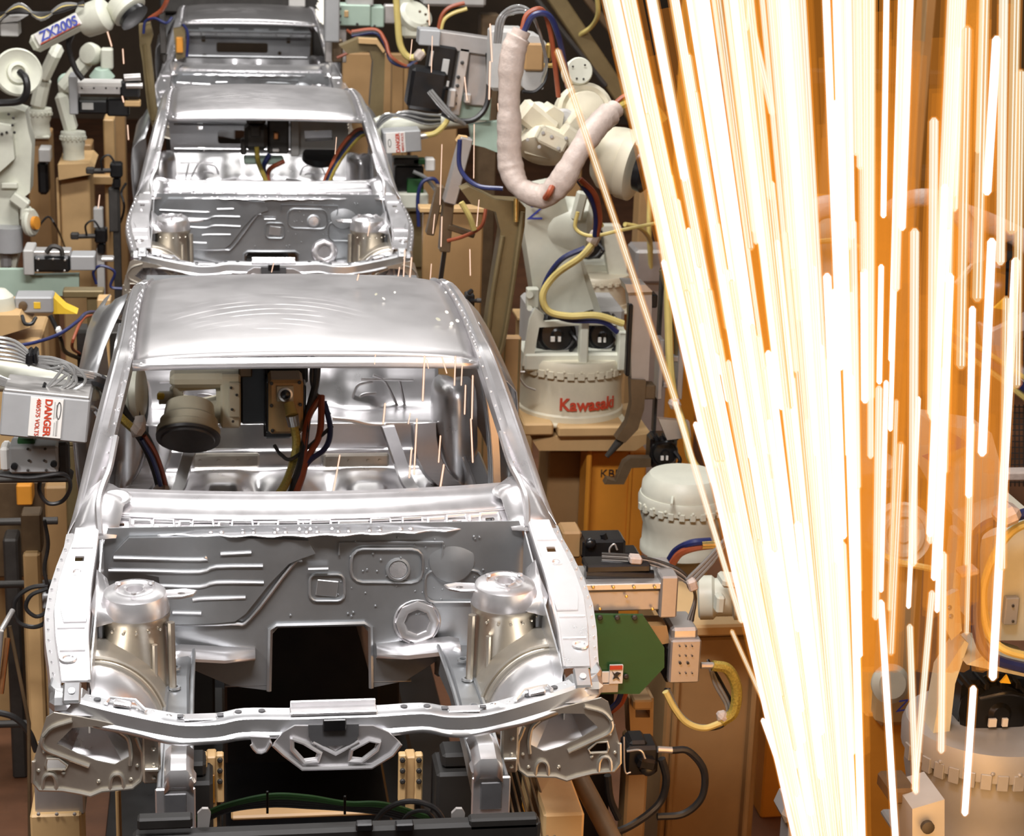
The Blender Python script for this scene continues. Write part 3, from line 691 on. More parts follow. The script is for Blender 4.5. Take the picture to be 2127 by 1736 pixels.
# front rails
for sd in (-1, 1):
    m = MB(); rows = []
    for y, z, xw in ((-.02, -.50, .06), (-.12, -.455, .055), (-.4, -.415, .045), (-.8, -.405, .043), (-1.08, -.41, .043), (-1.16, -.415, .045)):
        x = sd*(.44+.02*(y+1.16)) ; rows.append([V((x+a*xw, y, z+b)) for a, b in ((-1, -.10), (-1, -.008), (-.8, 0), (.8, 0), (1, -.008), (1, -.10), (.8, -.11), (-.8, -.11), (-1, -.10))])
    m.grid(rows); 
    for y in (-.35, -.5, -.7, -.85): m.lathe((sd*(.44+.02*(y+1.16)), y, -.412+.004), (0, 0, 1), [(.02, 0), (.018, .006), (.01, .006), (.009, 0)], 12)
    m.tube([V((sd*.40, -.1, -.45)), V((sd*.40, -.6, -.405)), V((sd*.397, -1.16, -.41))], .007, 6, 3); m.tube([V((sd*.475, -.3, -.42)), V((sd*.48, -.7, -.402)), V((sd*.484, -1.16, -.41))], .007, 6, 3)
    put(m, 'front_rail', STEELD)
    m = MB()
    for y in (-1.0, -1.06, -1.12): m.box((sd*.442, y, -.41), (.03, .02, .008), None, .003)
    m.tube([V((sd*.43, -1.165, -.43)), V((sd*.425, -1.17, -.50))], .008, 6, 0); m.tube([V((sd*.452, -1.165, -.43)), V((sd*.462, -1.17, -.50))], .008, 6, 0)
    put(m, 'rail_embossing', STEELB)
    m = MB(); m.box((sd*.44, -1.17, -.47), (.11, .012, .13), None, .004); m.box((sd*.44, -1.16, -.535), (.10, .05, .02), None, .006)
    for x in (-.03, .03): m.cyl((sd*.44+x, -1.17, -.55), (sd*.44+x, -1.2, -.56), .012, None, 10)
    put(m, 'rail_end_plate', STEELB)
    put(MB().box((sd*.44, -1.177, -.462), (.062, .006, .085), None, .003), 'rail_end_shade', IRON)  # dark box imitates the shaded hollow of the open rail end
    m = MB(); rows = [[V((sd*(.44+a), y, z)) for a in (-.05, -.03, .012, .03)] for y, z in ((-1.0, -.375), (-1.1, -.36), (-1.165, -.375), (-1.18, -.42))]
    rows = [[q+V((0, 0, .02 if 0 < i < 3 else 0)) for i, q in enumerate(r)] for r in rows]; m.grid(rows); m.box((sd*.40, -1.14, -.39), (.03, .06, .03), Matrix.Rotation(.5*sd, 3, 'Y'), .006); put(m, 'towing_bracket', STEELB, solid=.004)
    m = MB(); a = A(365 if sd < 0 else 895, 1340, -.2); pts = [(sd*.20, -.07, -.475), (sd*.30, -.10, -.47), (sd*.44, -.13, -.445), (sd*.47, -.16, -.44)]
    rows = [[V(p)+V((0, d, e)) for p in pts] for d, e in ((.03, .012), (-.02, .008), (-.045, -.006), (-.045, -.016), (-.0, -.035))]
    m.grid(rows); put(m, 'rail_root_gusset', STEELB, solid=.004)
car['o'] = (0, 0, ZC)
car2 = dup(car, (0, STEP, ZC), 'second bare metal car body, in the middle of the line, behind the nearest roof')
car3 = dup(car, (0, 2*STEP, ZC), 'farthest bare metal car body, at the top of the picture, its roof touching the frame')
# ---------------------------------------------------------------- builders for the machines
TOCAM = V((.06, -1, .27)).normalized()
def T(name, label, cat, px, py, Y, group=None): return thing(name, label, cat, P(px, py, Y), group)
def ring_teeth(t, o, r, z, n, w, h, m, arc=(180, 360)):
    me = None
    for i in range(n):
        a = math.radians(arc[0]+(arc[1]-arc[0])*(i+.5)/n); p = V(o)+V((r*math.cos(a), r*math.sin(a), z))
        if me is None:
            ob = MB().box((0, 0, 0), (.018, w, h), None, .002).build('ring_tooth', m, None); me = ob.data
            for v in me.vertices: v.co.z -= h/2
        else: ob = bpy.data.objects.new('ring_tooth', me); COL.objects.link(ob)
        ob.parent = t; ob.location = p-V(t['o']); ob.rotation_euler = (0, 0, a)
def robot_base(t, px, py0, py1, Y, rt, rb, m, n=13, foot=True):
    """round base of a robot: collar with hanging teeth over a tapering drum; picture rows py0 (rim) to py1 (foot)"""
    a, b = P(px, py0, Y), P(px, py1, Y); k = S(px, py0, Y); r, q = rt*k, rb*k; h = a.z-b.z; o = V((a.x, Y+r, b.z))
    MB().lathe(o, (0, 0, 1), [(q*1.03, -.02*h), (q*1.03, .1*h), (q, .13*h), (q*.985, .45*h), (r*.97, .62*h), (r*.95, .80*h)], 40).build('base_drum', m, t)
    MB().lathe(o, (0, 0, 1), [(r*.98, .78*h), (r*1.03, .79*h), (r*1.04, .93*h), (r*1.0, h), (r*.6, 1.02*h)], 40).build('slewing_ring', m, t)
    ring_teeth(t, o, r*1.02, .80*h, n, r*.13, h*.12, m)
    m2 = MB()
    for i in range(9):
        c = math.radians(200+140*i/8); p = o+V((r*1.04*math.cos(c), r*1.04*math.sin(c), .87*h)); m2.ball(p, .008, 7, 4)
    m2.build('ring_bolt', m, t, kind='stuff')
    if foot:
        MB().box((o.x, o.y, b.z-.012), (q*2.0, q*2.0, .025), None, .008).build('base_foot', m, t)
    return o, r, h
def motor(t, px, py, Y, w, h, dep, name='motor', ang=0, lab=True):
    k = S(px, py, Y); c = P(px, py, Y); m = MB(); rot = Matrix.Rotation(math.radians(ang), 3, 'Y')
    m.box(c+V((0, dep*.6, 0)), (w*k*.9, dep*.8, h*k*.9), rot, .02)
    m.lathe(c+V((0, dep*.2, 0)), (0, -1, .15), [(w*k*.46, -dep*.1), (w*k*.48, 0), (w*k*.44, dep*.06), (w*k*.40, dep*.05), (w*k*.36, dep*.12), (w*k*.15, dep*.14), (w*k*.1, dep*.2)], 20)
    for i in range(5):
        m.box(c+rot @ V((w*k*(-.4+.2*i), dep*.3, h*k*.44)), (w*k*.07, dep*.5, h*k*.1), rot, .004)
    m.tube([c+V((w*k*.3, 0, h*k*.1)), c+V((w*k*.45, -.03, -h*k*.1)), c+V((w*k*.3, -.02, -h*k*.35))], .010, 6)
    m.tube([c+V((-w*k*.3, 0, h*k*.3)), c+V((0, -.03, h*k*.42)), c+V((w*k*.3, -.0, h*k*.3))], .008, 6)
    o = m.build(name, BLACK, t)
    if lab:
        MB().box(c+V((-w*k*.12, -.02+dep*.05, -h*k*.06)), (w*k*.1, .012, h*k*.12), rot, .001).build('rating_label', LABEL, o)
        MB().box(c+V((w*k*.04, -.02+dep*.05, -h*k*.06)), (w*k*.07, .012, h*k*.12), rot, .001).build('rating_label', LABEL, o)
    return o
def hose(name, label, pts, r, m, cat='hose', parent=None, n=8, **kw):
    o = MB().tp(pts, r, n, **kw).build(name, m, parent)
    if parent is None: tag(o, label, cat)
    return o
def bolts(t, lst, Y, r, m, name='bolt'):
    k = S(*lst[0], Y); me = None; b = MB()
    for x, y in lst: b.lathe(P(x, y, Y), (0, -1, 0), [(r*k, 0), (r*k, r*k*.5), (r*k*.6, r*k*.8), (0, r*k*.8)], 8)
    b.build(name, m, t, kind='stuff')
def solo(mb, name, m, label, cat, group=None, **kw): return tag(mb.build(name, m, None, **kw), label, cat, group)
def column(name, label, cat, x0, y0, x1, y1, Y, dep, m, cap=None):
    t = thing(name, label, cat, P((x0+x1)/2, y1, Y)); b = MB().bp(x0, y0, x1, y1, Y, dep, .008); b.build('shaft', m, t)
    w = (x1-x0)*S(x0, y0, Y); c = P((x0+x1)/2, y0, Y); MB().box((c.x, Y+dep/2, c.z+.01), (w*1.12, dep*1.12, .02), None, .004).build('cap_plate', cap or m, t)
    return t
def down(t, x0, x1, py, Y, dep, m, name='shaft'):
    """carry a pedestal from picture row py down to the hall floor"""
    a, b = P(x0, py, Y), P(x1, py, Y); top = min(a.z, b.z)
    MB().box(((a.x+b.x)/2, Y+dep/2, top/2), (b.x-a.x, dep, top), None, .01).build(name, m, t)

# ---------------------------------------------------------------- carriers under the bodies
def carrier(y0, label):
    t = thing('line_carrier', label, 'carrier', (0, y0, 0), 'carriers under the car bodies')
    for sd in (-1, 1):
        m = MB()
        for y in (-.62, 1.9): m.box((sd*.40, y0+y, ZC-1.19), (.12, .16, 1.12), None, .01); m.box((sd*.40, y0+y, ZC-.605), (.08, .10, .05), None, .01)
        m.sep('support_post', PIT, t, .2, 'post_cap')
        MB().box((sd*.40, y0+.6, .62), (.22, 3.6, .14), None, .02).build('side_beam', PIT, t)
    m = MB()
    for y in (-.9, .1, 1.1, 2.1): m.box((0, y0+y, .62), (.62, .16, .10), None, .01)
    m.sep('cross_beam', PIT, t)
    m = MB()
    for sd in (-1, 1):
        for y in (-.8, 2.1): m.box((sd*.4, y0+y, .28), (.12, .2, .54), None, .02)
    m.sep('runner', PIT, t)
    return t
t = carrier(0, 'dark iron carrier under the nearest car body')
MB().box((0, .3, 1.0), (.62, 1.3, .06), None, .01).build('bed_shade_plate', BLACK, t); MB().box((0, .95, 1.35), (.6, .08, .72), None, .01).build('bulkhead_shade_plate', BLACK, t)  # black plates added to darken the view down through the engine bay
carrier(STEP, 'dark iron carrier under the second car body'); carrier(2*STEP, 'dark iron carrier under the farthest car body')
# ---------------------------------------------------------------- front edge of the picture, under the nearest car
t = T('jig_crossbar', 'black jig crossbar across the bottom edge, under the front rails', 'jig', 700, 1730, -1.2)
MB().bp(275, 1722, 1122, 1800, -1.36, .05, .01).build('bar', PIT, t); m = MB().bp(285, 1700, 400, 1724, -1.36, .04); m.bp(975, 1700, 1118, 1724, -1.36, .04); m.sep('end_block', PIT, t)
m = MB()
for x0, x1 in ((740, 775), (822, 860)): m.bp(x0, 1712, x1, 1728, -1.38, .03, .004)
m.sep('small_block', BLACK, t, .005); m = MB()
for x in (424, 952): m.pp([(x-14, 1735), (x-14, 1690), (x-4, 1680), (x+8, 1680), (x+14, 1690), (x+8, 1735)], -1.30, .012)
m.sep('locating_finger', ALUD, t, .005)
for x, nm in ((440, 'cream bolted bracket with an orange stripe under the left front rail'), (853, 'cream bolted bracket under the right half of the latch brace')):
    t = T('bolted_bracket', nm, 'bracket', x, 1665, -.55)
    MB().bp(x-25, 1568, x-9, 1668, -.6, .03, .004).build('flange', CREAM, t); MB().bp(x+9, 1568, x+25, 1668, -.6, .03, .004).build('flange', CREAM, t)
    MB().bp(x-10, 1572, x+10, 1720, -.57, .06, .004).build('web', CREAM, t)
    if x < 500: MB().bp(x-5, 1610, x+6, 1668, -.574, .02, .002).build('orange_stripe', ORANGE, t)
    bolts(t, [(x+d, y) for d in (-17, 17) for y in (1578, 1600, 1622)], -.605, 6, DARK)
    MB().bp(x-20, 1660, x+20, 1800, -.56, .05, .004).build('stem', DARK, t)
t = T('cable_harness', 'bundle of green and black cables lying under the radiator support', 'cable', 620, 1680, -.95)
for i in range(5): hose('cable', '', [(405, 1700+i*4, -.95), (470, 1672+i*3, -.95), (560, 1652+i*5, -.95), (640, 1655+i*5, -.95), (720, 1668+i*3, -.95), (800, 1670+i*5, -.95), (900, 1700+i*4, -.95)], 5.5, GREENH if i < 2 else RUBBER, parent=t)
MB().bp(553, 1645, 558, 1690, -1.0, .01, .001).build('cable_tie', BLACK, t); MB().bp(714, 1655, 719, 1692, -1.0, .01, .001).build('cable_tie', BLACK, t)
solo(MB().bp(480, 1690, 790, 1700, -.7, .06), 'cable_tray', TAN, 'flat cream tray strip below the green cable bundle', 'tray')
hose('cable_loop', 'black hose arching over the jig crossbar right of centre', [(770, 1720, -1.05), (800, 1682, -1.05), (850, 1664, -1.05), (905, 1680, -1.05), (935, 1735, -1.05)], 6, RUBBER)
hose('cable_loop', 'thinner black hose arching inside the larger one at the bottom edge', [(820, 1728, -1.0), (850, 1690, -1.0), (890, 1688, -1.0), (920, 1738, -1.0)], 4.5, RUBBER)
t = T('floor_post', 'post with grey steel head and cream foot below the left headlamp panel', 'post', 120, 1736, -.8)
MB().bp(72, 1625, 176, 1694, -.8, .16, .006).build('post_head', ALUD, t); MB().bp(64, 1692, 170, 1800, -.82, .18, .006).build('post_foot', CREAM, t); bolts(t, [(80, 1690), (118, 1690), (155, 1690)], -.825, 4, ALUD)
solo(MB().bp(241, 1640, 252, 1800, -.5, .04), 'edge_strip', CREAM, 'thin cream strip standing right of the bottom left post', 'strip')
t = T('floor_beam', 'orange box beam below the right headlamp panel', 'beam', 1160, 1736, -.6)
MB().bp(1128, 1690, 1212, 1800, -.75, .5, .008).build('beam_body', CREAM, t); MB().bp(1090, 1618, 1190, 1690, -.35, .5, .008).build('beam_step', ORANGE, t)
t = T('slotted_guard', 'dark slotted guard panel left of the orange box beam', 'guard', 1070, 1736, -.5)
for i in range(6): MB().bar((1040+i*13, 1575+i*3, -.5), (1078+i*15, 1740, -.75), 5, 12, .002).build('slat', BROWNM, t)
MB().bp(1030, 1560, 1120, 1800, -.3, .02).build('backing_sheet', BLACK, t)
solo(MB().tp([(1196, 1600, -.4), (1232, 1668, -.55), (1275, 1750, -.7)], 20, 12, 2), 'guide_pipe', BROWNM, 'scuffed brown pipe running diagonally out of the bottom edge beside the beam', 'pipe')

# ---------------------------------------------------------------- middle right: the robot with red lettering on its base
Y1 = 4.3
t = T('robot_pedestal', 'tall orange steel pedestal under the robot with red lettering', 'pedestal', 1230, 1240, Y1)
MB().pp([(1108, 918), (1160, 905), (1318, 905), (1352, 900), (1352, 915), (1320, 936), (1120, 936)], Y1-.25, .6).build('top_plate', CREAM, t)
down(t, 1140, 1228, 936, Y1+.12, .35, TAN); down(t, 1228, 1345, 936, Y1-.05, .45, ORANGE, 'front_panel'); down(t, 1220, 1231, 936, Y1-.2, .2, ORANGE, 'rib');  # shaft in tan puts the poor light on its left side into colour
MB().bp(1303, 940, 1310, 1160, Y1-.07, .03, .003).build('rib', ORANGE, t)
letter(t, 'KBF', P(1268, 983, Y1-.06), _r2, (0, 0, 1), 17*S(1268, 983, Y1), BLACKINK)
t = T('welding_robot', 'cream welding robot with red lettering on its round base and a white hose sleeve', 'robot', 1200, 905, Y1)
o1, r1, h1 = robot_base(t, 1208, 757, 882, Y1-.25, 114, 110, WHITEY, 17)
lr = P(1222, 836, Y1-.2)
def bend(x, y, z, c=o1, r=r1*.985):
    a = math.asin((lr.x-c.x)/r); a2 = a+x/r; q = r+.004+z
    return V((c.x+q*math.sin(a2), c.y-q*math.cos(a2), lr.z+y))
letter(next(c for c in t.children if c.name.startswith('base_drum')), 'Kawasaki', (0, 0, 0), (1, 0, 0), (0, 0, 1), 27*S(1222, 836, Y1), REDINK, bend=bend, bold=.028, wid=125*S(1222, 836, Y1-.2))
m = MB(); m.bp(1088, 880, 1150, 905, Y1-.28, .3, .01); m.bp(1160, 886, 1300, 908, Y1-.3, .3, .01); m.sep('foot_pad', CREAM, t)
m = MB(); m.pp([(1085, 760), (1100, 665), (1112, 640), (1130, 655), (1128, 668), (1280, 660), (1296, 680), (1300, 760)], Y1-.16, .03, [[(1108, 745), (1120, 680), (1204, 676), (1206, 742)], [(1222, 742), (1222, 676), (1282, 676), (1284, 738)]])
m.bp(1205, 668, 1222, 765, Y1-.22, .08, .006); m.bp(1285, 690, 1302, 770, Y1-.2, .1, .006); m.bp(1090, 735, 1300, 770, Y1-.17, .3, .01); m.build('turret_frame', WHITE, t)
MB().bp(1100, 640, 1296, 752, Y1+.12, .4, .02).build('turret_housing', GREYP, t)
motor(t, 1158, 698, Y1-.10, 88, 88, .2); motor(t, 1253, 700, Y1-.08, 66, 84, .2)
m = MB(); m.plate([(P(x, y, Y1).x, P(x, y, Y1).z) for x, y in ((1092, 395), (1165, 380), (1180, 440), (1216, 590), (1232, 640), (1128, 668), (1108, 610), (1088, 480))], (), lambda x, z: V((x, Y1-.02, z)), V((0, .22, 0)))
m.pp([(1165, 400), (1190, 480), (1240, 620), (1260, 680), (1236, 690), (1214, 600), (1172, 445)], Y1+.03, .16); m.build('lower_arm', WHITE, t)
m = MB(); m.bp(1095, 600, 1120, 640, Y1-.1, .06); m.cyl(P(1100, 612, Y1-.12), P(1100, 612, Y1-.08), .02); m.cyl(P(1100, 640, Y1-.12), P(1100, 640, Y1-.08), .015); m.build('stop_lug', WHITE, t)
letter(t, 'Z', P(1114, 441, Y1-.03), _r2, V((.25, 0, 1)), 30*S(1114, 441, Y1), BLUEINK, 'printed_letter', bold=.0, wid=32*S(1114, 441, Y1))
MB().lp(1185, 470, Y1+.1, (1, -.3, 0), [(60, -40), (62, -30), (62, 40), (50, 50)], 28).build('elbow_drum', WHITE, t)
Yw = 3.6
m = MB(); m.lp(1214, 232, Yw, TOCAM, [(58, -40), (60, -10), (60, 10), (52, 16), (44, 12), (40, 20), (24, 24)], 30); m.build('forearm_housing', WHITEY, t)
m = MB(); m.pp([(1080, 285), (1092, 262), (1150, 222), (1172, 235), (1168, 262), (1180, 310), (1140, 330), (1090, 318)], Yw-.22, .2); m.rb(1120, 255, 84, 50, Yw-.26, .16, 38, .02); m.rb(1195, 262, 60, 40, Yw-.2, .14, -50, .02); m.build('wrist_casting', WHITEY, t)
MB().lp(1108, 250, Yw-.1, (-.75, -.6, -.1), [(36, -20), (38, 0), (36, 14), (20, 18)], 24).build('wrist_cap', WHITE, t)
MB().lp(1132, 306, Yw-.22, (-.2, -.62, -.76), [(44, -26), (52, -20), (56, -4), (56, 10), (48, 14), (20, 16)], 30).build('wrist_flange', WHITEY, t)
m = MB(); m.rb(1150, 292, 62, 34, Yw-.42, .12, 25, .012); m.rb(1188, 290, 50, 42, Yw-.36, .1, 35, .012); m.build('wrist_block', WHITEY, t)
bolts(t, [(1096, 290), (1120, 305), (1128, 276), (1176, 287), (1146, 284), (1160, 308)], Yw-.43, 4, GREYP)
MB().lp(1172, 250, Yw-.15, TOCAM, [(24, -10), (25, 0), (18, 8), (0, 10)], 20).build('wrist_plug', GREYP, t)
MB().lp(1204, 147, Yw, TOCAM, [(28, -50), (29, -4), (28, 0), (26, 2), (0, 2)], 28).build('drive_cover', WHITE, t)
bolts(t, [(1190, 138), (1215, 135), (1212, 164), (1198, 163)], Yw-.03, 2.4, DARK)
MB().lp(1298, 338, Yw-.1, (.82, -.5, -.18), [(40, -62), (50, -58), (66, -40), (70, -20), (70, 0), (74, 2), (74, 26), (60, 30)], 34).build('wrist_drum', WHITEY, t)
MB().lp(1336, 352, Yw-.32, (.82, -.5, -.18), [(46, -8), (48, 8), (40, 14), (30, 14), (28, 8)], 28).build('tool_flange', BLACK, t)
slv = [(1084, 62, 3.2), (1066, 110, 3.2), (1058, 190, 3.2), (1058, 270, 3.2), (1060, 340, 3.2), (1080, 388, 3.15), (1128, 407, 3.1), (1165, 378, 3.05), (1200, 318, 3.05), (1240, 262, 3.1), (1278, 226, 3.2)]
MB().tp(slv, 25, 16, 14, rr=lambda q: (25.5+.5*math.sin(q*97)+.5*math.sin(q*170+1)+1.6*math.sin(q*21)+1.2*math.sin(q*43+2))*(1 if .03 < q < .97 else .72)).build('hose_sleeve', SLEEVE, t)
MB().tp([(1133, 411, 3.02), (1141, 400, 2.98), (1147, 388, 3.0)], 7, 8).build('sleeve_gap', RED, t)
hose('red_hose', '', [(1084, 64, 3.2), (1095, 30, 3.2), (1125, 20, 3.2), (1142, 60, 3.25), (1152, 130, 3.3), (1160, 200, 3.4)], 5.5, RED, parent=t)
hose('blue_hose', '', [(1088, 66, 3.18), (1108, 32, 3.15), (1140, 32, 3.15), (1160, 75, 3.2), (1172, 130, 3.3), (1180, 180, 3.4)], 6.5, BLUE, parent=t)
for i in range(3): hose('clear_hose', '', [(1028+i*5, 90, 3.3), (1035+i*6, 40, 3.3), (1065, 14+i*7, 3.3), (1098, 20+i*4, 3.25), (1118, 60, 3.3), (1135, 130, 3.4), (1125, 170, 3.5)], 3.4, CLEAR, parent=t)
hose('red_hose', '', [(1270, 222, 3.2), (1300, 198, 3.2), (1345, 190, 3.2)], 5, RED, parent=t); hose('braided_hose', '', [(1272, 232, 3.2), (1302, 214, 3.2), (1350, 216, 3.2), (1380, 250, 3.2)], 9, BRAID, parent=t)
hose('yellow_hose', '', [(1198, 370, 3.7), (1216, 392, 3.7), (1250, 470, 3.8)], 5, YELLOW, parent=t); hose('red_hose', '', [(1205, 372, 3.68), (1236, 405, 3.68), (1246, 455, 3.75), (1240, 488, 3.8)], 6, RED, parent=t); hose('blue_hose', '', [(1200, 372, 3.7), (1228, 412, 3.7), (1238, 450, 3.75), (1236, 490, 3.8)], 6, BLUE, parent=t)
m = MB(); m.rb(1236, 497, 24, 34, Y1-.35, .06, 25, .015); m.sep('cable_wrap', SLEEVE, t, .002)
hose('yellow_hose', '', [(1230, 508, Y1-.35), (1205, 535, Y1-.35), (1155, 570, Y1-.33), (1128, 610, Y1-.32), (1138, 645, Y1-.32), (1180, 656, Y1-.32), (1240, 655, Y1-.32), (1294, 672, Y1-.3)], 7.5, YELLOW, parent=t)
hose('blue_hose', '', [(1215, 515, Y1-.3), (1165, 540, Y1-.3), (1132, 590, Y1-.28), (1130, 640, Y1-.28), (1180, 664, Y1-.28), (1250, 668, Y1-.28), (1282, 690, Y1-.26)], 6, BLUE, parent=t)
hose('yellow_hose', '', [(1200, 440, 3.9), (1196, 475, 3.9), (1230, 490, 3.85), (1290, 478, 3.8), (1370, 462, 3.7)], 4, YELLOW, parent=t)
MB().rb(1205, 430, 22, 62, Y1-.12, .06, 12, .01).build('cover_box', WHITE, t)
hose('ground_wire', '', [(1090, 772, Y1-.35), (1076, 775, Y1-.35), (1090, 800, Y1-.35), (1112, 810, Y1-.33)], 2, ALU, parent=t)
# farther robot behind it
Yb = 8.2
t = T('robot_pedestal', 'tan pedestal of the robot base seen behind the red-lettered robot', 'pedestal', 1250, 680, Yb)
down(t, 1190, 1310, 660, Yb, .6, CREAM); MB().bp(1180, 648, 1320, 662, Yb-.15, .9).build('top_plate', CREAM, t)
t = T('welding_robot', 'cream robot base with black motors half hidden behind the red-lettered robot', 'robot', 1250, 650, Yb)
robot_base(t, 1250, 580, 648, Yb-.25, 72, 70, WHITEY, 13); motor(t, 1225, 512, Yb-.2, 62, 66, .2); MB().bp(1180, 545, 1320, 582, Yb, .4, .02).build('turret_housing', WHITE, t)
MB().pp([(1250, 470), (1290, 470), (1320, 580), (1266, 580)], Yb-.1, .12).build('lower_arm', WHITE, t); MB().pp([(1186, 480), (1210, 476), (1196, 580), (1170, 580)], Yb-.12, .08).build('turret_frame', WHITE, t)

# spot weld gun in front of the pedestal
Yg = 3.0
t = T('spot_weld_gun', 'spot weld gun with grey housing and dark bent electrode arm, before the orange pedestal', 'weld gun', 1320, 790, Yg)
m = MB(); m.pp([(1304, 600), (1354, 605), (1354, 640), (1347, 790), (1312, 788), (1308, 640)], Yg, .08); m.build('gun_housing', ALUD, t); MB().pp([(1298, 590), (1342, 592), (1356, 606), (1304, 608)], Yg-.03, .14).build('housing_lid', ALU, t)
MB().bp(1303, 632, 1312, 782, Yg-.02, .05, .006).build('slide_rail', BLACK, t); m = MB().bp(1352, 612, 1366, 640, Yg, .08); m.build('latch', BLACK, t)
m = MB(); m.pp([(1310, 788), (1342, 790), (1338, 850), (1325, 892), (1298, 920), (1280, 912), (1302, 880), (1312, 840)], Yg-.02, .07); m.bp(1336, 800, 1362, 830, Yg, .08); m.build('electrode_arm', BROWNM, t)
MB().cp((1292, 910, Yg+.02), (1260, 948, Yg+.02), 10, 5, 12).build('electrode_tip', DARK, t)
m = MB(); m.pp([(1262, 995), (1280, 1000), (1296, 962), (1310, 952), (1352, 952), (1352, 970), (1312, 972), (1296, 1006), (1256, 1006)], Yg-.02, .06); m.build('lower_electrode_arm', BROWNM, t); motor(t, 1382, 945, Yg-.02, 64, 78, .16, 'gun_motor')
hose('yellow_hose', '', [(1388, 540, Yg), (1388, 640, Yg), (1392, 760, Yg), (1402, 830, Yg), (1424, 900, Yg-.1), (1434, 950, Yg-.1), (1460, 980, Yg-.15), (1520, 988, Yg-.2)], 8.5, YELLOW, parent=t)
hose('bronze_hose', '', [(1376, 560, Yg+.05), (1402, 660, Yg+.05), (1408, 740, Yg+.1)], 8, OLIVE, parent=t)
m = MB(); m.bp(1368, 706, 1378, 830, Yg+.05, .1, .004); m.bp(1408, 706, 1420, 830, Yg+.05, .1, .004); m.bp(1378, 740, 1410, 752, Yg+.06, .05, .004); m.bp(1378, 795, 1410, 806, Yg+.06, .05, .004); m.build('hose_cage', ALUD, t)
MB().rb(1404, 842, 26, 24, Yg-.12, .06, 20, .02).build('cable_wrap', SLEEVE, t); m = MB().pp([(1368, 870), (1432, 876), (1436, 908), (1386, 914)], Yg-.05, .04); m.build('mount_plate', ALU, t)
MB().bp(1366, 560, 1372, 900, Yg+.15, .06).build('mast', DARK, t)

# bronze gun arm and the rods left of the robot
t = T('weld_gun', 'long bronze coloured gun arm standing between the nearest roof and the red-lettered robot', 'weld gun', 1030, 745, 3.4)
m = MB(); m.pp([(958, 395), (975, 388), (1030, 415), (1078, 418), (1092, 432), (1090, 470), (1068, 600), (1048, 720), (1032, 752), (1008, 745), (1004, 720), (1018, 620), (1040, 480), (1030, 440), (980, 425)], 3.4, .12); m.build('arm_plate', OLIVE, t)
m = MB(); m.tp([(1086, 440, 3.38), (1064, 600, 3.38), (1044, 715, 3.38), (1030, 745, 3.38)], 5, 8); m.tp([(1010, 735, 3.38), (1022, 620, 3.38), (1044, 490, 3.38)], 5, 8); m.build('arm_rib', OLIVE, t)
hose('blue_hose', '', [(955, 290, 3.5), (956, 350, 3.5), (990, 385, 3.45), (1045, 392, 3.4)], 5, BLUE, parent=t); MB().cp((1072, 412, 3.36), (1072, 460, 3.36), 5).build('fitting', BRASS, t)
t = T('spot_weld_gun', 'dark slanted weld gun with long thin tip right behind the nearest roof corner', 'weld gun', 915, 580, 4.0)
m = MB(); m.bar((968, 285, 4.0), (932, 420, 4.0), 26, 40); m.build('gun_bar', ALUD, t); MB().pp([(955, 283), (972, 285), (966, 296), (948, 294)], 3.98, .06).build('bar_cap', CREAM, t)
m = MB(); m.bar((932, 400, 4.05), (922, 520, 4.05), 22, 40); m.bar((930, 470, 4.02), (985, 488, 4.02), 12, 20); m.build('gun_body', BROWNM, t); m = MB().bar((924, 515, 4.05), (914, 590, 4.05), 9, 12); m.build('electrode_shank', BLACK, t)
m = MB(); m.bar((915, 385, 4.1), (892, 486, 4.1), 17, 30); m.build('second_arm', BROWNM, t)
hose('red_hose', '', [(1010, 430, 3.9), (1000, 470, 3.9), (965, 490, 3.95), (930, 500, 4.0)], 4, RED, parent=t); hose('yellow_hose', '', [(958, 420, 3.9), (975, 450, 3.9), (985, 478, 3.9)], 6, YELLOW, parent=t)
t = T('toggle_clamp', 'small black clamp beside the nearest roof rail, right', 'clamp', 985, 640, 2.9)
m = MB(); m.bp(968, 612, 986, 640, 2.9, .08); m.bar((975, 625, 2.88), (998, 624, 2.88), 7, 10); m.bar((972, 610, 2.88), (982, 602, 2.88), 9, 10); m.bar((975, 635, 2.88), (968, 650, 2.88), 8, 10); m.build('clamp_body', BLACK, t)
MB().cp((990, 624, 2.87), (999, 624, 2.87), 5).build('handle', DARK, t)
t = T('side_panel', 'cream side panel standing behind the bronze gun arm', 'panel', 940, 900, 5.0); down(t, 880, 1005, 440, 5.0, .08, TAN)
MB().bp(872, 432, 1010, 442, 4.97, .12, .004).build('cap_plate', CREAM, t)
t = column('steel_column', 'tan column left of the red-lettered robot base', 'column', 1076, 665, 1110, 1000, 5.2, .2, CREAM)
t = T('side_panel', 'tan panel seen through the right front door opening of the nearest body', 'panel', 1030, 1240, 3.7); down(t, 990, 1084, 700, 3.7, .06, TAN); m = MB()
for x in (1000, 1040, 1070): m.bp(x, 705, x+3, 1200, 3.69, .02, .001)
m.build('panel_rib', OLIVE, t)

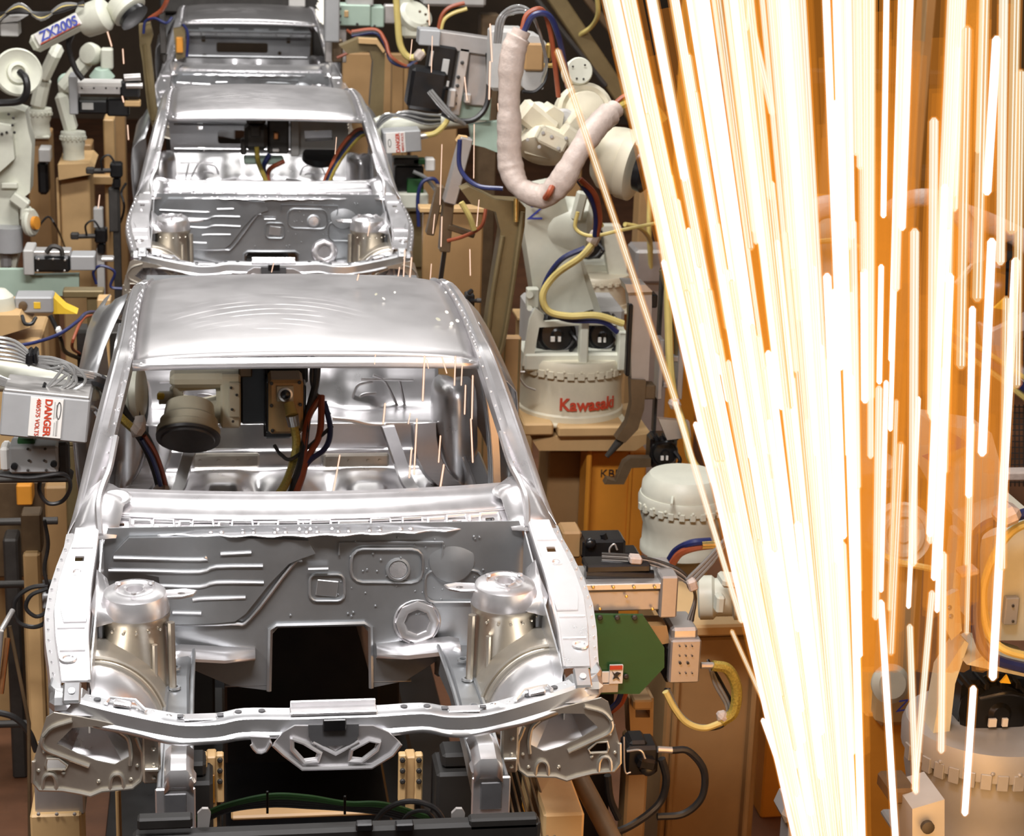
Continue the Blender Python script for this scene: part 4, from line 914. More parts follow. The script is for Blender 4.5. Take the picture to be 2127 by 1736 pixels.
# ---------------------------------------------------------------- lower right: gun with the green guard
Y2 = .25
t = T('servo_weld_gun', 'servo weld gun with aluminium slide and dark green guard right of the nearest fender', 'weld gun', 1310, 1440, Y2)
m = MB(); m.bp(1180, 1226, 1372, 1270, Y2, .16, .006); m.build('slide_body', ALUD, t); MB().bp(1180, 1213, 1374, 1226, Y2-.01, .19, .003).build('slide_cover', ALU, t); MB().bp(1372, 1198, 1408, 1284, Y2-.02, .2, .006).build('end_block', ALUD, t)
bolts(t, [(1246, 1264), (1355, 1264), (1301, 1238), (1232, 1219), (1274, 1219), (1317, 1219), (1360, 1219)], Y2-.015, 3.5, BRASS)
m = MB(); m.cp((1216, 1190, Y2+.06), (1356, 1196, Y2+.06), 13); m.bp(1218, 1174, 1352, 1190, Y2+.04, .1, .006); m.build('cylinder', BLACK, t)
MB().pp([(1200, 1276), (1336, 1278), (1380, 1345), (1380, 1386), (1328, 1441), (1200, 1441)], Y2-.04, .015).build('guard', GREEN, t); bolts(t, [(1246, 1282), (1282, 1282), (1318, 1282), (1300, 1404)], Y2-.045, 6, DARK)
wl = MB().bp(1266, 1382, 1294, 1420, Y2-.06, .012, .001).build('warning_label', LABEL, t); MB().bp(1267, 1383, 1293, 1391, Y2-.064, .006, .0005).build('label_band', REDINK, wl); MB().bp(1243, 1396, 1266, 1418, Y2-.055, .01, .001).build('label_plate', LABEL, t); MB().bp(1250, 1420, 1284, 1438, Y2-.055, .01, .001).build('tab', ALUD, t)
m = MB(); m.pp([(1272, 1394), (1277, 1400), (1282, 1396), (1290, 1398), (1283, 1404), (1288, 1412), (1280, 1408), (1273, 1411), (1277, 1404)], Y2-.066, .004); m.build('label_symbol', BLACKINK, wl)
MB().bp(1392, 1330, 1455, 1419, Y2-.04, .2, .006).build('terminal_box', ALUD, t); MB().bp(1396, 1305, 1450, 1330, Y2-.02, .17, .01).build('terminal_box_lid', ALU, t); bolts(t, [(x, y) for x in (1412, 1425, 1438) for y in (1342, 1362, 1398)], Y2-.045, 1.8, DARK); bolts(t, [(1413, 1377), (1429, 1377)], Y2-.045, 3, BLACK)
MB().bp(1384, 1345, 1393, 1418, Y2, .12).build('spacer', BLACK, t); MB().pp([(1330, 1300), (1385, 1300), (1392, 1335), (1376, 1338)], Y2, .1).build('link_arm', TAN, t)
MB().cp((1456, 1382, Y2), (1484, 1382, Y2), 7).build('fitting', ALU, t)
hose('braided_hose', '', [(1480, 1382, Y2), (1512, 1390, Y2), (1530, 1430, Y2), (1524, 1478, Y2), (1498, 1498, Y2)], 12, BRAID, parent=t); MB().rb(1504, 1494, 26, 24, Y2-.02, .05, 35, .015).build('cable_wrap', SLEEVE, t)
hose('yellow_hose', '', [(1500, 1500, Y2), (1462, 1512, Y2), (1425, 1500, Y2), (1400, 1470, Y2), (1382, 1436, Y2)], 7, YELLOW, parent=t)
for i in range(3): hose('grey_cable', '', [(1382+i*4, 1430, Y2+.02), (1405+i*4, 1480, Y2+.02), (1450, 1512-i*3, Y2+.02), (1500, 1508-i*4, Y2+.02), (1522-i*6, 1470, Y2+.02), (1500-i*8, 1420, Y2+.03), (1470, 1370, Y2+.05)], 3.2, CLEAR if i else BLACK, parent=t)
for i in range(4): hose('grey_cable', '', [(1250, 1150+i*4, Y2+.1), (1310, 1154+i*4, Y2+.08), (1370, 1166+i*4, Y2+.08), (1420, 1190+i*5, Y2+.06), (1444, 1235, Y2+.06), (1438-i*3, 1290, Y2+.06)], 3.4, CLEAR if i % 2 else DARK, parent=t)
m = MB(); m.rb(1322, 1166, 26, 16, Y2+.04, .05, 5, .006); m.rb(1440, 1218, 20, 24, Y2+.02, .05, -20, .006); m.sep('cable_wrap', SLEEVE, t, .002)
for i in range(3): hose('clear_hose', '', [(1425+i*7, 1205+i*4, Y2+.05), (1470+i*4, 1160+i*5, Y2+.1), (1510, 1115+i*5, Y2+.15)], 4, CLEAR, parent=t)
t = T('valve_block', 'black valve block with fittings on top of the aluminium slide', 'valve', 1250, 1165, .7)
m = MB(); m.stand(1225, 1290, 1170, .78, .06); m.bp(1210, 1122, 1300, 1160, .7, .12, .01); m.bp(1215, 1150, 1330, 1176, .75, .1, .01); m.cp((1258, 1124, .72), (1252, 1108, .72), 7); m.ball(P(1226, 1128, .7), .022); m.build('valve_body', BLACK, t)
hose('hook', '', [(1268, 1160, .68), (1266, 1140, .68), (1276, 1130, .68), (1282, 1142, .68)], 2, ALU, parent=t); MB().bp(1168, 1105, 1208, 1160, .75, .12, .008).build('mount_block', TAN, t)
# robot lying behind the sparks, its base above the slide
Y3 = 2.4
t = T('robot_pedestal', 'broad tan pedestal box right of the green guard, behind the hose loops', 'pedestal', 1480, 1330, Y3)
MB().bp(1420, 1298, 1600, 1322, 1.1, .5, .01).build('top_plate', CREAM, t); down(t, 1390, 1592, 1322, 1.2, .6, TAN); m = MB(); m.bp(1550, 1322, 1562, 1900, 1.14, .06, .006); m.bp(1390, 1322, 1402, 1900, 1.17, .04, .006); m.build('edge_rib', TAN, t)
t = T('welding_robot', 'cream robot with domed drum, half covered by the left edge of the sparks', 'robot', 1440, 1300, Y3)
o, r, h = robot_base(t, 1440, 1052, 1170, Y3-.2, 92, 84, WHITE, 13, False)
MB().lathe(o+V((0, 0, h)), (0, 0, 1), [(r*.98, 0), (r*.96, .05), (r*.8, .09), (r*.3, .10), (0, .10)], 36).build('base_cover', WHITE, t); hose('ridge', '', [(1395, 1048, Y3-.25), (1402, 1020, Y3-.1), (1432, 985, Y3+.1)], 3, WHITE, parent=t)
MB().bp(1378, 1165, 1470, 1275, Y3-.05, .4, .03).build('base_column', WHITEY, t)
MB().lp(1500, 1240, 1.0, (1, -.25, .1), [(40, -50), (46, -46), (46, -20), (40, -14), (40, 20), (48, 24), (48, 40)], 26).build('axis_drum', WHITE, t)
m = MB(); m.rb(1535, 1215, 70, 20, .8, .1, 6, .01); m.rb(1498, 1258, 18, 38, .82, .06, 2, .008); m.build('clamp_bracket', WHITE, t); letter(t, 'Z', P(1542, 1262, .78), _r2, V((.3, 0, 1)), 22*S(1542, 1262, .8), BLUEINK, 'printed_letter')
hose('red_hose', '', [(1395, 1172, 1.6), (1412, 1150, 1.55), (1440, 1138, 1.5), (1480, 1132, 1.5)], 8, RED, parent=t); hose('blue_hose', '', [(1390, 1165, 1.65), (1406, 1142, 1.6), (1436, 1128, 1.5), (1476, 1124, 1.5)], 8, BLUE, parent=t); MB().cp((1458, 1132, 1.48), (1500, 1130, 1.48), 8).build('fitting', BRASS, t)
# connector block and hoses
t = T('cable_connector', 'black cable connector block with a looping black hose, right of the headlamp panel', 'connector', 1335, 1610, .1)
m = MB(); m.bp(1300, 1552, 1368, 1612, .1, .12, .012); m.bp(1308, 1540, 1345, 1560, .12, .1, .01); m.rb(1345, 1590, 40, 26, .06, .1, 12, .01); m.lp(1345, 1595, .08, TOCAM, [(16, -10), (16, 6), (8, 10)], 16); m.build('connector_body', BLACK, t)
MB().cp((1366, 1556, .1), (1400, 1558, .1), 7).build('gland', ALU, t)
hose('black_hose', '', [(1396, 1558, .1), (1430, 1560, .1), (1462, 1600, .1), (1458, 1655, .1), (1420, 1690, .1), (1365, 1696, .1)], 8, RUBBER, parent=t); hose('black_hose', '', [(1374, 1575, .1), (1384, 1620, .1), (1368, 1670, .1), (1310, 1715, .05), (1250, 1738, .0)], 8.5, RUBBER, parent=t); hose('black_hose', '', [(1262, 1610, .2), (1268, 1660, .2), (1285, 1700, .2)], 8, RUBBER, parent=t)
hose('wire_loop', '', [(1302, 1560, .05), (1330, 1558, .04), (1340, 1575, .04)], 2.5, ALU, parent=t); hose('wire_loop', '', [(1296, 1530, .08), (1298, 1600, .06), (1310, 1604, .06)], 2, ALU, parent=t)
t = T('sensor_post', 'cream post with a square open head below the green guard', 'post', 1330, 1740, .45)
MB().pp([(1306, 1450), (1358, 1450), (1356, 1540), (1310, 1536)], .45, .1, [[(1320, 1474), (1350, 1474), (1350, 1490), (1320, 1490)]]).build('post_head', CREAM, t); MB().bp(1316, 1455, 1356, 1474, .4, .12, .006).build('head_cap', CREAM, t); down(t, 1305, 1350, 1540, .5, .12, TAN)
for x in range(2): hose('power_cable', ('dark red cable hanging behind the green guard', 'dark blue cable hanging beside the dark red one behind the green guard')[x], [(1300-x*9, 1438, .4), (1290-x*9, 1460, .4), (1268-x*9, 1478, .4), (1240, 1484, .42)], 6, RED if x == 0 else BLUE, 'cable')
# ---------------------------------------------------------------- left side of the line
YL = 6.6
t = T('welding_robot', 'cream robot with blue model lettering on its forearm, upper left corner', 'robot', 20, 600, YL)
MB().lp(38, 150, YL-.25, TOCAM+V((.25, 0, 0)), [(46, -30), (50, -4), (50, 2), (46, 6), (42, 2), (24, -6), (22, 2), (15, 3), (13, -8), (0, -8)], 36).build('elbow_cover', WHITE, t)
hose('black_cable', '', [(42, 150, YL-.35), (54, 165, YL-.42), (55, 192, YL-.42), (40, 210, YL-.4), (0, 214, YL-.38), (-30, 215, YL-.38)], 8, RUBBER, parent=t)
m = MB(); m.bar((66, 95, YL-.1), (172, 40, YL-.1), 38, 40, .03); m.build('forearm', WHITE, t)
m = MB(); m.bar((76, 84, YL-.17), (164, 38, YL-.17), 26, 4, .004); wl = m.build('name_plate', LABEL, t)
ang = math.radians(25.5); rt = _r2*math.cos(ang)+_u2*math.sin(ang); up = _u2*math.cos(ang)-_r2*math.sin(ang)
letter(wl, 'ZX200S', P(121, 59, YL-.19), rt, up+rt*.15, 21*S(121, 59, YL), BLUEINK, bold=.022, wid=84*S(121, 59, YL))
m = MB(); m.bar((84, 92, YL-.19), (166, 49, YL-.19), 2, 3, .001); m.build('stripe', REDINK, wl)
MB().lp(205, 34, YL-.1, (.88, -.3, .38), [(28, -40), (33, -34), (35, -10), (35, 14), (30, 20), (24, 24)], 28).build('axis_drum', WHITE, t)
MB().lp(268, 22, YL-.1, (.6, -.4, -.6), [(36, -30), (38, -10), (40, -8), (40, 4), (34, 8)], 28).build('wrist_drum', WHITE, t); MB().lp(276, 33, YL-.16, (.6, -.4, -.6), [(32, -4), (34, 6), (20, 10), (0, 10)], 24).build('tool_flange', BLACK, t)
m = MB(); m.pp([(-40, 225), (20, 222), (52, 232), (58, 270), (66, 300), (62, 400), (36, 420), (40, 470), (36, 540), (20, 610), (-40, 620)], YL-.1, .25); m.pp([(-40, 250), (24, 262), (30, 330), (8, 350), (-40, 390)], YL-.22, .14); m.build('lower_arm', WHITE, t)
bolts(t, [(18, 237), (28, 245), (26, 260), (14, 275), (4, 278), (30, 275)], YL-.24, 3, DARK)
m = MB(); m.rb(40, 420, 38, 22, YL-.2, .1, 38, .01); m.rb(52, 446, 20, 26, YL-.2, .1, 5, .008); m.bp(2, 380, 36, 392, YL-.15, .1); m.build('bracket', WHITE, t)
MB().lp(66, 462, YL-.16, (.9, -.4, .1), [(28, -8), (30, 0), (26, 4)], 24).build('side_disc', WHITE, t); MB().lp(70, 463, YL-.18, (.9, -.4, .1), [(14, 0), (14, 8), (0, 9)], 16).build('orange_button', ORANGE, t)
m = MB(); m.bp(0, 500, 22, 560, YL-.15, .2, .02); m.cyl(P(14, 470, YL-.15), P(14, 520, YL-.15), .10); m.build('lower_joint', LGREY, t)
m = MB(); m.bp(0, 48, 38, 76, YL-.1, .2); m.pp([(0, 48), (38, 44), (58, 32), (18, 34)], YL-.12, .25); m.build('junction_cover', GREYP, t)
for i in range(5): hose('cable', '', [(-10, 30+i*5, YL-.15), (40, 25-i*4, YL-.2), (85, 28+i*3, YL-.2), (130, 22-i*3, YL-.2), (175, 4+i*2, YL-.2)], 4, (RUBBER, DARK, RUBBER, YELLOW, CLEAR)[i], parent=t)
hose('cable', '', [(150, 70, YL), (143, 95, YL), (155, 140, YL), (172, 165, YL)], 6, RUBBER, parent=t)
YM = 8.6
t = T('welding_robot', 'small cream robot over a tan pedestal, behind the aluminium slide unit', 'robot', 150, 345, YM)
robot_base(t, 150, 277, 340, YM-.2, 25, 22, WHITE, 9)
m = MB(); m.bar((150, 275, YM), (126, 190, YM), 26, 60, .03); m.bar((126, 190, YM), (186, 118, YM), 30, 60, .04); m.build('arm', WHITE, t); MB().lp(186, 112, YM-.1, (-.5, -.8, .2), [(22, -14), (24, 0), (20, 8), (10, 10)], 24).build('wrist_drum', WHITE, t)
m = MB(); m.bp(209, 102, 234, 145, YM-.2, .12, .01); m.build('wrist_motor', WHITE, t); MB().lp(212, 158, YM-.2, (0, -.2, 1), [(24, -6), (26, 0), (20, 8), (14, 16)], 22).build('tool_flange', MINT, t)
m = MB(); m.bp(80, 310, 104, 337, YM-.3, .2); m.build('control_box', GREYP, t); MB().bp(78, 337, 100, 405, YM-.2, .2, .02).build('hanging_motor', BLACK, t)
t = T('robot_pedestal', 'tan pedestal with a bright flange left of the second body', 'pedestal', 150, 540, YM)
MB().pp([(120, 342), (185, 340), (195, 350), (190, 362), (122, 374)], YM-.35, .6).build('top_plate', CREAM, t); down(t, 124, 186, 370, YM-.2, .5, CREAM); MB().bp(119, 370, 125, 560, YM-.24, .05).build('rib', CREAM, t)
t = T('welding_robot', 'small cream robot base with toothed ring near the left edge, behind the big lower arm', 'robot', 78, 290, YM+.6)
robot_base(t, 78, 228, 283, YM+.4, 26, 22, WHITE, 9); m = MB(); m.bar((78, 225, YM+.5), (92, 160, YM+.5), 30, 60, .03); m.bar((92, 160, YM+.4), (120, 100, YM+.3), 26, 50, .03); m.build('arm', WHITE, t); MB().lp(138, 170, YM+.2, TOCAM, [(16, -10), (18, 0), (12, 5)], 18).build('small_flange', MINT, t)
down(t, 55, 100, 285, YM+.5, .5, TAN, 'pedestal_post')
# columns and beams left
for x0, y0, x1, Y, mm, nm in ((214, 248, 236, 9.2, CREAM, 'cream column under the aluminium slide unit, nearer the robots'), (236, 225, 258, 9.6, TAN, 'tan column left of the second body, beside the cream one'), (168, 300, 190, 10, TAN, 'dim tan column behind the small robot pedestal')):
    t = thing('steel_column', nm, 'column', P((x0+x1)/2, 560, Y)); down(t, x0, x1, y0, Y, .3, mm)
t = T('cross_rail', 'cream rail joining the columns left of the second body', 'rail', 225, 385, 9.1); MB().bp(190, 366, 240, 384, 9.1, .1).build('rail_body', CREAM, t)
t = T('weld_gun', 'bronze gun arm curving down beside the left pillar of the second body', 'weld gun', 312, 250, 7.4)
m = MB(); m.pp([(288, 52), (312, 48), (318, 75), (312, 95), (318, 150), (324, 215), (330, 245), (316, 262), (306, 225), (296, 130), (290, 95)], 7.4, .12); m.build('arm_plate', OLIVE, t); MB().tp([(300, 92, 7.38), (306, 160, 7.38), (318, 250, 7.38)], 4, 6).build('arm_rib', OLIVE, t)
m = MB(); m.bar((336, 20, 7.3), (340, 110, 7.3), 13, 30); m.lp(340, 112, 7.3, (0, 0, -1), [(8, 0), (6, 12), (2, 20)], 12); m.build('electrode', DARK, t)
hose('blue_hose', '', [(298, 70, 7.3), (302, 45, 7.3), (322, 38, 7.25), (345, 48, 7.2), (358, 36, 7.2)], 3, BLUE, parent=t); hose('red_hose', '', [(310, 40, 7.3), (335, 22, 7.25), (347, 0, 7.2), (350, -20, 7.2)], 5, RED, parent=t)
t = T('servo_weld_gun', 'aluminium slide unit with a black motor below, upper left', 'weld gun', 200, 238, 6.9)
MB().bp(160, 180, 250, 196, 6.9, .16, .005).build('slide_body', ALU, t); MB().bp(160, 171, 252, 181, 6.9, .18, .003).build('slide_cover', LABEL, t); MB().bp(143, 158, 161, 238, 6.86, .22, .006).build('end_block', LGREY, t); MB().bp(161, 208, 224, 237, 6.9, .16, .012).build('motor', BLACK, t); MB().bp(170, 214, 194, 228, 6.89, .02, .002).build('rating_label', GREYP, t)
m = MB(); m.bp(250, 170, 290, 204, 6.9, .1, .01); m.bp(222, 206, 268, 242, 6.92, .1, .01); m.build('slide_carriage', BLACK, t); m = MB(); m.cp((262, 178, 6.88), (296, 178, 6.88), 6); m.cp((258, 162, 6.9), (292, 160, 6.9), 8); m.sep('rod', ALU, t, .002); MB().bp(258, 210, 292, 222, 6.88, .1, .006).build('block', CREAM, t)
bolts(t, [(170, 183), (195, 183), (220, 183), (243, 183)], 6.895, 2, DARK)
for x, y, nm in ((240, 352, 'black pneumatic clamp on the tan column, the upper of two'), (208, 488, 'black pneumatic clamp with long rod, the lower of two, left of the second body')):
    t = T('pneumatic_clamp', nm, 'clamp', x, y+30, 7.2); m = MB(); m.bp(x-12, y-12, x+14, y+18, 7.2, .12, .012); m.bp(x-6, y+18, x+10, y+40, 7.22, .1, .01); m.build('clamp_body', BLACK, t)
    m = MB(); m.cp((x-50, y+3, 7.2), (x-10, y+2, 7.2), 5); m.bp(x-62, y-3, x-44, y+10, 7.18, .06, .008); m.build('clamp_rod', DARK, t)
    b = MB(); b.stand(x-8, x+8, y+30, 7.27, .06); b.bp(x-14, y-55 if y > 400 else y+40, x+6, y-14 if y > 400 else y+130, 7.25, .08, .006); b.build('carrier_arm', GREYP if y > 400 else DARK, t)
    hose('air_hose', '', [(x, y-12, 7.15), (x-14, y-30, 7.15), (x-30, y-20, 7.15), (x-28, y+0, 7.18)], 2.2, RUBBER, parent=t)
for i, (pts, nm) in enumerate((([(80, 470, 7), (100, 450, 7), (116, 470, 7), (130, 500, 8.0), (138, 525, 8.45)], 'thin dark wire arching over the tan pedestal'), ([(228, 480, 9.25), (248, 465, 7.6), (258, 430, 7.1), (252, 400, 7.1), (262, 380, 7.1)], 'thin black cable clipped to the tan column'))): hose('cable', nm, pts, 2.2, RUBBER, 'cable')
Yq = 4.6
t = T('servo_weld_gun', 'grey slide unit with black motor on a mint green plate, left of the nearest roof', 'weld gun', 120, 610, Yq)
MB().bp(48, 520, 70, 572, Yq-.02, .22, .006).build('end_block', GREYP, t); MB().bp(68, 533, 146, 566, Yq, .15, .014).build('motor', BLACK, t); MB().bp(146, 532, 197, 562, Yq, .15, .005).build('slide_body', LGREY, t); MB().bp(66, 522, 146, 534, Yq+.04, .12, .005).build('slide_cover', ALU, t); MB().bp(209, 536, 236, 544, Yq, .08).build('rod_end', ALU, t)
MB().pp([(-20, 560), (48, 560), (60, 572), (164, 570), (164, 614), (-20, 616)], Yq+.1, .05).build('mount_plate', MINT, t); MB().tp([(96, 525, Yq), (108, 512, Yq), (125, 516, Yq), (130, 530, Yq)], 5, 8).build('cable_plug', DARK, t); bolts(t, [(80, 538), (110, 538), (135, 540), (78, 562), (134, 562)], Yq-.005, 2.4, ALU)
hose('cable', 'dark blue cable coiled behind the grey slide unit, left of the nearest roof', [(200, 590, 4.9), (194, 565, 4.9), (210, 552, 4.9), (238, 565, 4.9), (230, 595, 4.9), (260, 600, 4.9)], 3, BLUE, 'cable')
YR = 3.6
t = T('welding_robot', 'cream robot base with a round dome at the left edge, above the clear hoses', 'robot', 10, 690, YR)
MB().lp(-6, 640, YR, (0, 0, 1), [(36, -14), (38, 0), (34, 26), (20, 40), (0, 44)], 28).build('base_dome', WHITE, t); m = MB(); m.pp([(-30, 655), (40, 655), (48, 668), (62, 680), (-30, 708)], YR-.15, .4); m.build('base_foot', CREAM, t); hose('ring', '', [(46, 656, YR-.2), (52, 672, YR-.25), (66, 672, YR-.25), (74, 660, YR-.2)], 4, RUBBER, parent=t)
MB().bp(30, 617, 110, 651, YR, .15, .008).build('terminal_box', LGREY, t); MB().bp(70, 628, 84, 641, YR-.006, .006, .001).build('sticker', YELLOWP, t); MB().lp(48, 634, YR, (0, -1, 0), [(9, 0), (9, 6), (5, 7)], 14).build('knob', BROWNM, t)
t = T('robot_pedestal', 'tan pedestal under the robot dome at the left edge', 'pedestal', 40, 780, YR); down(t, -60, 84, 706, YR-.05, .5, CREAM)
MB().pp([(110, 617), (134, 640), (160, 652), (110, 652)], YR+.05, .12).build('signal_bracket', YELLOWP, t)
solo(MB().stand(180, 205, 615, 4.33, .05).bp(130, 604, 215, 619, 4.3, .1), 'rail', OLIVE, 'bronze rail behind the yellow bracket, left of the nearest body', 'rail'); solo(MB().stand(206, 226, 670, 4.03, .06).bp(202, 622, 230, 676, 4.0, .12), 'junction_box', CREAM, 'cream junction box against the left shoulder of the nearest roof', 'box')
hose('cable', 'blue black cable sagging from the left edge to the nearest body', [(-10, 722, 2.6), (60, 714, 2.7), (120, 695, 2.9), (160, 668, 3.1), (180, 650, 3.5), (206, 648, 4.02)], 4, BLUE, 'cable'); hose('cable', 'black cable with white band hanging above the clear hoses', [(104, 655, 3.0), (116, 680, 3.0), (126, 705, 3.0), (135, 730, 3.4), (166, 745, 4.42)], 5, RUBBER, 'cable')
solo(MB().rb(122, 691, 10, 18, 2.95, .05, -20, .005), 'cable_band', LABEL, 'white band around the black cable above the clear hoses', 'cable band'); hose('cable', 'red brown cable beside the left shoulder of the nearest body', [(166, 735, 4.41), (150, 722, 3.5), (156, 695, 3.4), (175, 660, 3.7), (206, 655, 4.02)], 3, RED, 'cable')
m = MB(); m.bp(160, 690, 250, 780, 4.4, .2); m.stand(165, 245, 775, 4.42, .16); solo(m, 'machine_block', DARK, 'dark machine block behind the left shoulder of the nearest body', 'machine')
# arm with the clear hoses reaching through the left front window
Yd = 1.05
t = T('welding_robot', 'cream robot arm wrapped in clear hoses reaching through the left window opening', 'robot', 60, 800, Yd)
m = MB(); m.tp([(-60, 775, Yd+.1), (40, 785, Yd+.1), (150, 798, Yd+.12), (240, 808, Yd+.3)], 32, 20, 4, rr=lambda q: 34-8*q); m.build('forearm', WHITE, t)
m = MB(); m.bp(172, 795, 206, 835, Yd+.05, .12, .012); m.build('arm_bracket', WHITE, t)
MB().lp(270, 815, Yd+.55, (1, -.15, .05), [(44, -40), (52, -38), (54, -14), (50, -10), (50, 4), (58, 8), (58, 22), (48, 28)], 36).build('wrist_drum', WHITE, t)
m = MB(); m.lp(296, 830, Yd+.56, (1, -.15, .05), [(53, -3), (53, 3)], 36); m.build('seal_ring', DARK, t)
RH = random.Random(5); rv = lambda k: RH.uniform(-k, k)
for i in range(6): hose('clear_hose', '', [(-30, 696+i*9, Yd-.05), (30, 708+i*8, Yd-.08), (70, 738+i*4, Yd-.1), (110+rv(8), 742+i*5+rv(4), Yd-.1), (152-i*5+rv(10), 756+i*3+rv(8), Yd-.12), (174-i*12+rv(8), 785+rv(6), Yd-.12), (160-i*12+rv(8), 810-i*2+rv(6), Yd-.12), (110-i*8, 815+rv(5), Yd-.1), (40, 798+i*2, Yd-.08), (-30, 770+i*4, Yd-.05)], 3.6, CLEAR, parent=t)
for i in range(3): hose('clear_hose', '', [(70, 742+i*5, Yd-.06), (130, 762+i*4, Yd-.06), (200, 778+i*5, Yd-.02), (225, 800+i*4, Yd+.05)], 4.5, CLEAR, parent=t)
m = MB(); m.rb(60, 748, 14, 30, Yd-.16, .1, 5, .01); m.rb(72, 746, 10, 28, Yd-.15, .1, -5, .01); m.rb(92, 812, 8, 22, Yd-.14, .06, -10, .006); m.sep('cable_tie', BLACK, t, .002)
hose('black_cable', '', [(150, 790, Yd), (205, 790, Yd), (238, 830, Yd+.15), (262, 868, Yd+.2), (292, 900, Yd+.25), (318, 950, Yd+.3), (336, 1010, Yd+.3), (338, 1060, Yd+.3)], 15, RUBBER, parent=t, sm=8)
hose('red_cable', '', [(300, 905, Yd+.22), (326, 948, Yd+.26), (343, 1005, Yd+.28), (344, 1050, Yd+.28)], 5, RED, parent=t); hose('blue_cable', '', [(294, 912, Yd+.20), (318, 955, Yd+.24), (334, 1010, Yd+.26), (335, 1050, Yd+.26)], 5, BLUE, parent=t); hose('braided_cable', '', [(236, 850, Yd+.1), (256, 872, Yd+.13), (276, 890, Yd+.18)], 9, BRAID, parent=t)
MB().rb(286, 896, 28, 40, Yd+.12, .14, 35, .03).build('cable_wrap', SLEEVE, t); MB().rb(334, 1028, 34, 18, Yd+.2, .1, -5, .015).build('cable_wrap', SLEEVE, t)
t = T('warning_box', 'grey electrical box with red warning label hanging below the clear hoses, left', 'electrical box', 95, 925, Yd-.1)
kz = S(95, 865, Yd-.1); rot = Matrix.Rotation(math.radians(6.5), 3, 'Y'); c0 = P(93, 868, Yd-.2)
MB().box(c0+V((0, .1, 0)), (176*kz, .2, 94*kz), rot, .006).build('box_body', LGREY, t); MB().box(c0+V((0, .1, 0))+rot @ V((0, 0, 51*kz)), (172*kz, .2, 6*kz), rot, .004).build('box_lid', ALU, t)
wl = MB().box(c0+rot @ V((2*kz, -.004, 2*kz)), (66*kz, .008, 84*kz), rot, .001).build('warning_label', LABEL, t)
rr_, uu_ = rot @ V((0, 0, -1)), rot @ V((1, 0, 0))
letter(wl, 'DANGER', c0+rot @ V((6*kz, -.010, 2*kz)), rr_, uu_, 15*kz, REDINK, bold=.03, wid=80*kz); letter(wl, '480/575 VOLTS', c0+rot @ V((-14*kz, -.010, 2*kz)), rr_, uu_, 9*kz, REDINK, bold=.015, wid=80*kz)
m = MB()
for i, (x, a, b) in enumerate(((20, -36, -8), (24, -36, -4), (18, 0, 36), (22, 2, 30), (26, -36, 0))): m.box(c0+rot @ V((x*kz, -.009, (2+(a+b)/2)*kz)), (1.4*kz, .003, (b-a)*kz), rot)
m.build('fine_print', GREYP, wl); m = MB(); el = [c0+rot @ V(((27+4*math.cos(a))*kz, -.010, (20+18*math.sin(a))*kz)) for a in [2*math.pi*i/16 for i in range(17)]]; m.tube(el, .8*kz, 5, 0); m.build('printed_oval', BLACKINK, wl)
hose('gland_hose', '', [(182, 846, Yd-.1), (196, 850, Yd-.05), (206, 872, Yd)], 6, CLEAR, parent=t)
t = T('gun_mount', 'pale bolted mounting block below the grey warning box', 'mount', 70, 990, Yd)
MB().bp(19, 928, 120, 984, Yd-.06, .14, .008).build('mount_block', LGREY, t); bolts(t, [(58, 932), (94, 932), (60, 956), (92, 956), (58, 976), (96, 976)], Yd-.065, 3, DARK); MB().lp(30, 967, Yd-.06, (0, -1, 0), [(7, 0), (7, 8), (4, 9)], 12).build('pin', BLACK, t); MB().lp(112, 962, Yd-.06, (0, -1, 0), [(7, 0), (7, 8), (4, 9)], 12).build('pin', BLACK, t)
MB().bp(36, 912, 72, 926, Yd-.02, .1).build('green_pad', GREEN, t); MB().bp(0, 930, 20, 980, Yd-.03, .1, .01).build('side_plate', LABEL, t); m = MB(); m.bp(118, 920, 142, 990, Yd, .1, .01); m.bp(-20, 990, 150, 1004, Yd-.02, .1, .01); m.build('lower_flange', DARK, t)
hose('cable_loop', 'black cable loop hanging under the pale mounting block', [(-10, 985, Yd-.1), (60, 992, Yd-.12), (130, 984, Yd-.1), (146, 1010, Yd), (130, 1040, Yd+.05), (100, 1045, Yd+.05), (82, 1020, Yd+.05), (85, 990, Yd+.05)], 4.5, RUBBER, 'cable')
t = column('steel_column', 'olive grey column behind the left windscreen pillar of the nearest body', 'column', 140, 925, 172, 1300, 2.3, .12, OLIVE)
# interior equipment of the nearest body
Yi = 1.75
t = T('spot_weld_gun', 'cream and black weld gun filling the left half of the nearest cabin', 'weld gun', 420, 930, Yi)
m = MB(); m.pp([(358, 782), (470, 778), (478, 880), (362, 880)], Yi+.02, .16, [[(378, 812), (448, 808), (450, 842), (420, 848), (380, 842)]]); m.bp(352, 778, 472, 808, Yi-.03, .14, .02); m.build('gun_casting', WHITEY, t)
MB().lp(391, 906, Yi-.14, (.05, .68, .73), [(60, -2), (66, 2), (66, 14), (60, 18), (60, 34), (54, 40), (50, 70)], 36).build('gun_drum', WHITEY, t); MB().lp(391, 908, Yi-.14, (.05, .68, .73), [(0, -10), (54, -9), (56, -5), (66, -5), (67, 1), (60, 4)], 36).build('drum_face', IRON, t)
m = MB(); m.bp(458, 778, 500, 890, Yi-.03, .16, .008); m.bp(474, 796, 500, 868, Yi-.06, .1, .006); m.build('gun_flange', WHITEY, t); bolts(t, [(480, 805), (492, 820), (482, 850), (484, 875)], Yi-.065, 3, DARK)
